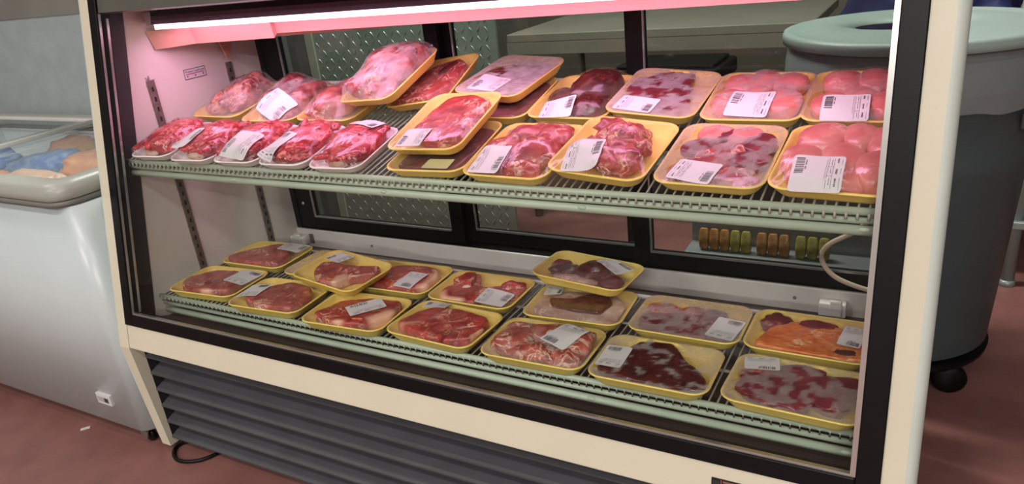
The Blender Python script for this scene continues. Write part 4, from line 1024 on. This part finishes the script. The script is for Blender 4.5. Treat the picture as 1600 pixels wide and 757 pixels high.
# ------------------------------------------------------------------ room
def st(name, mb, m): return mb.build(name, m, None, kind='structure')
fl = MB(); fl.box(-3.5, 4.5, -6.5, 4.2, -.05, 0)
M['floor'] = mat('red_brown_painted_floor', rgb(142,97,91), .33, noise=.3, nscale=7, dark=rgb(122,81,77), bump=.08, bscale=30)
st('floor', fl, M['floor'])
st('ceiling', MB().box(-3.5, 4.5, -6.5, 4.2, 2.75, 2.8), mat('ceiling_white', rgb(190,188,182), .8, noise=.05))
st('wall_front', MB().box(-3.5, 4.5, -6.55, -6.5, 0, 2.75), mat('store_wall', rgb(150,144,136), .8, noise=.2, nscale=3))
st('wall_back', MB().box(-3.5, 4.5, 4.2, 4.25, 0, 2.75), mat('back_wall', rgb(112,118,110), .8, noise=.2, nscale=4))
st('wall_left', MB().box(-3.55, -3.5, -6.5, 4.2, 0, 2.75), mat('left_wall', rgb(150,148,142), .8, noise=.1, nscale=3))
st('wall_right', MB().box(4.5, 4.55, -6.5, 4.2, 0, 2.75), mat('right_wall', rgb(60,60,66), .8, noise=.2, nscale=3))
# ------------------------------------------------------------------ lights
def area(name, loc, sx, sy, power, color=(1,1,1), rot=(0,0,0)):
    l = bpy.data.lights.new(name, 'AREA'); l.shape = 'RECTANGLE'; l.size = sx; l.size_y = sy; l.energy = power; l.color = color
    o = bpy.data.objects.new(name, l); COL.objects.link(o); o.location = loc; o.rotation_euler = rot; return o
def fixture(x, y, power, label):
    r = thing('ceiling_light', label, 'ceiling light', T(x, y, 2.75))
    mb = MB(); mb.box(-.62, .62, -.16, .16, -.05, -.001, bev=.004); mb.build('light_housing', M['ledge'], r)
    MB().box(-.60, .60, -.14, .14, -.056, -.0505).build('light_diffuser', M['diff'], r)
    area('ceiling_lamp', (x, y, 2.68), 1.2, .28, power, (1.0, .98, .925))
M['diff'] = mat('fluorescent_diffuser', rgb(250,248,240), .5, emit=(1, .97, .9, 1), estr=3.0)
fixture(.1, -1.55, 19, 'ceiling light over the aisle nearest the display case, left')
fixture(1.9, -1.55, 19, 'ceiling light over the aisle nearest the display case, right')
fixture(-.6, -3.3, 62, 'ceiling light in the second row of the aisle, left')
fixture(2.4, -3.3, 62, 'ceiling light in the second row of the aisle, right')
fixture(3.7, -5.0, 112, 'unseen ceiling light added far down the aisle to fill the case, far right')  # far pair added to send light in low under the upper shelf
fixture(2.2, -5.0, 112, 'unseen ceiling light added far down the aisle to fill the case, left')
fixture(-1.6, -.6, 10, 'ceiling light above the chest freezer')
fixture(.1, 1.12, 62, 'unseen ceiling light added close behind the display case')  # rear pair added to brighten the view through the rear doors
fixture(1.5, 1.40, 26, 'unseen ceiling light added over the prep area, between case and work table')

# lamp inside the case
area('case_lamp', (.89, .315, 1.1035), 1.55, .09, 4.1, (1.0, .44, .84), (math.radians(14), 0, 0))
w = bpy.data.worlds.new('world'); sc.world = w; w.use_nodes = True
w.node_tree.nodes['Background'].inputs[0].default_value = (.5, .5, .5, 1); w.node_tree.nodes['Background'].inputs[1].default_value = .1
# ------------------------------------------------------------------ camera
cam = bpy.data.cameras.new('camera'); co = bpy.data.objects.new('camera', cam); COL.objects.link(co)
cam.sensor_width = 36; cam.lens = 36*1161.237/1600; cam.clip_start = .02
yaw, pit, rol = .5421782, -.3851243, -.1141042
fx = Vector((-math.sin(yaw), math.cos(yaw), 0)); rx = Vector((math.cos(yaw), math.sin(yaw), 0)); uz = Vector((0, 0, 1))
Fv = fx*math.cos(pit)+uz*math.sin(pit); Uv = uz*math.cos(pit)-fx*math.sin(pit)
R2 = rx*math.cos(rol)+Uv*math.sin(rol); U2 = Uv*math.cos(rol)-rx*math.sin(rol)
co.matrix_world = Matrix(((R2.x, U2.x, -Fv.x, 1.815378), (R2.y, U2.y, -Fv.y, -.962033), (R2.z, U2.z, -Fv.z, 1.22265), (0, 0, 0, 1)))
sc.camera = co
vs = sc.view_settings; vs.view_transform = 'Standard'; vs.look = 'None'; vs.gamma = 1; vs.exposure = -0.05
try: vs.use_curve_mapping = False
except Exception: pass
sc.display_settings.display_device = 'sRGB'
cy = sc.cycles
cy.max_bounces = 10; cy.transparent_max_bounces = 24; cy.diffuse_bounces = 4; cy.glossy_bounces = 4
cy.use_denoising = True
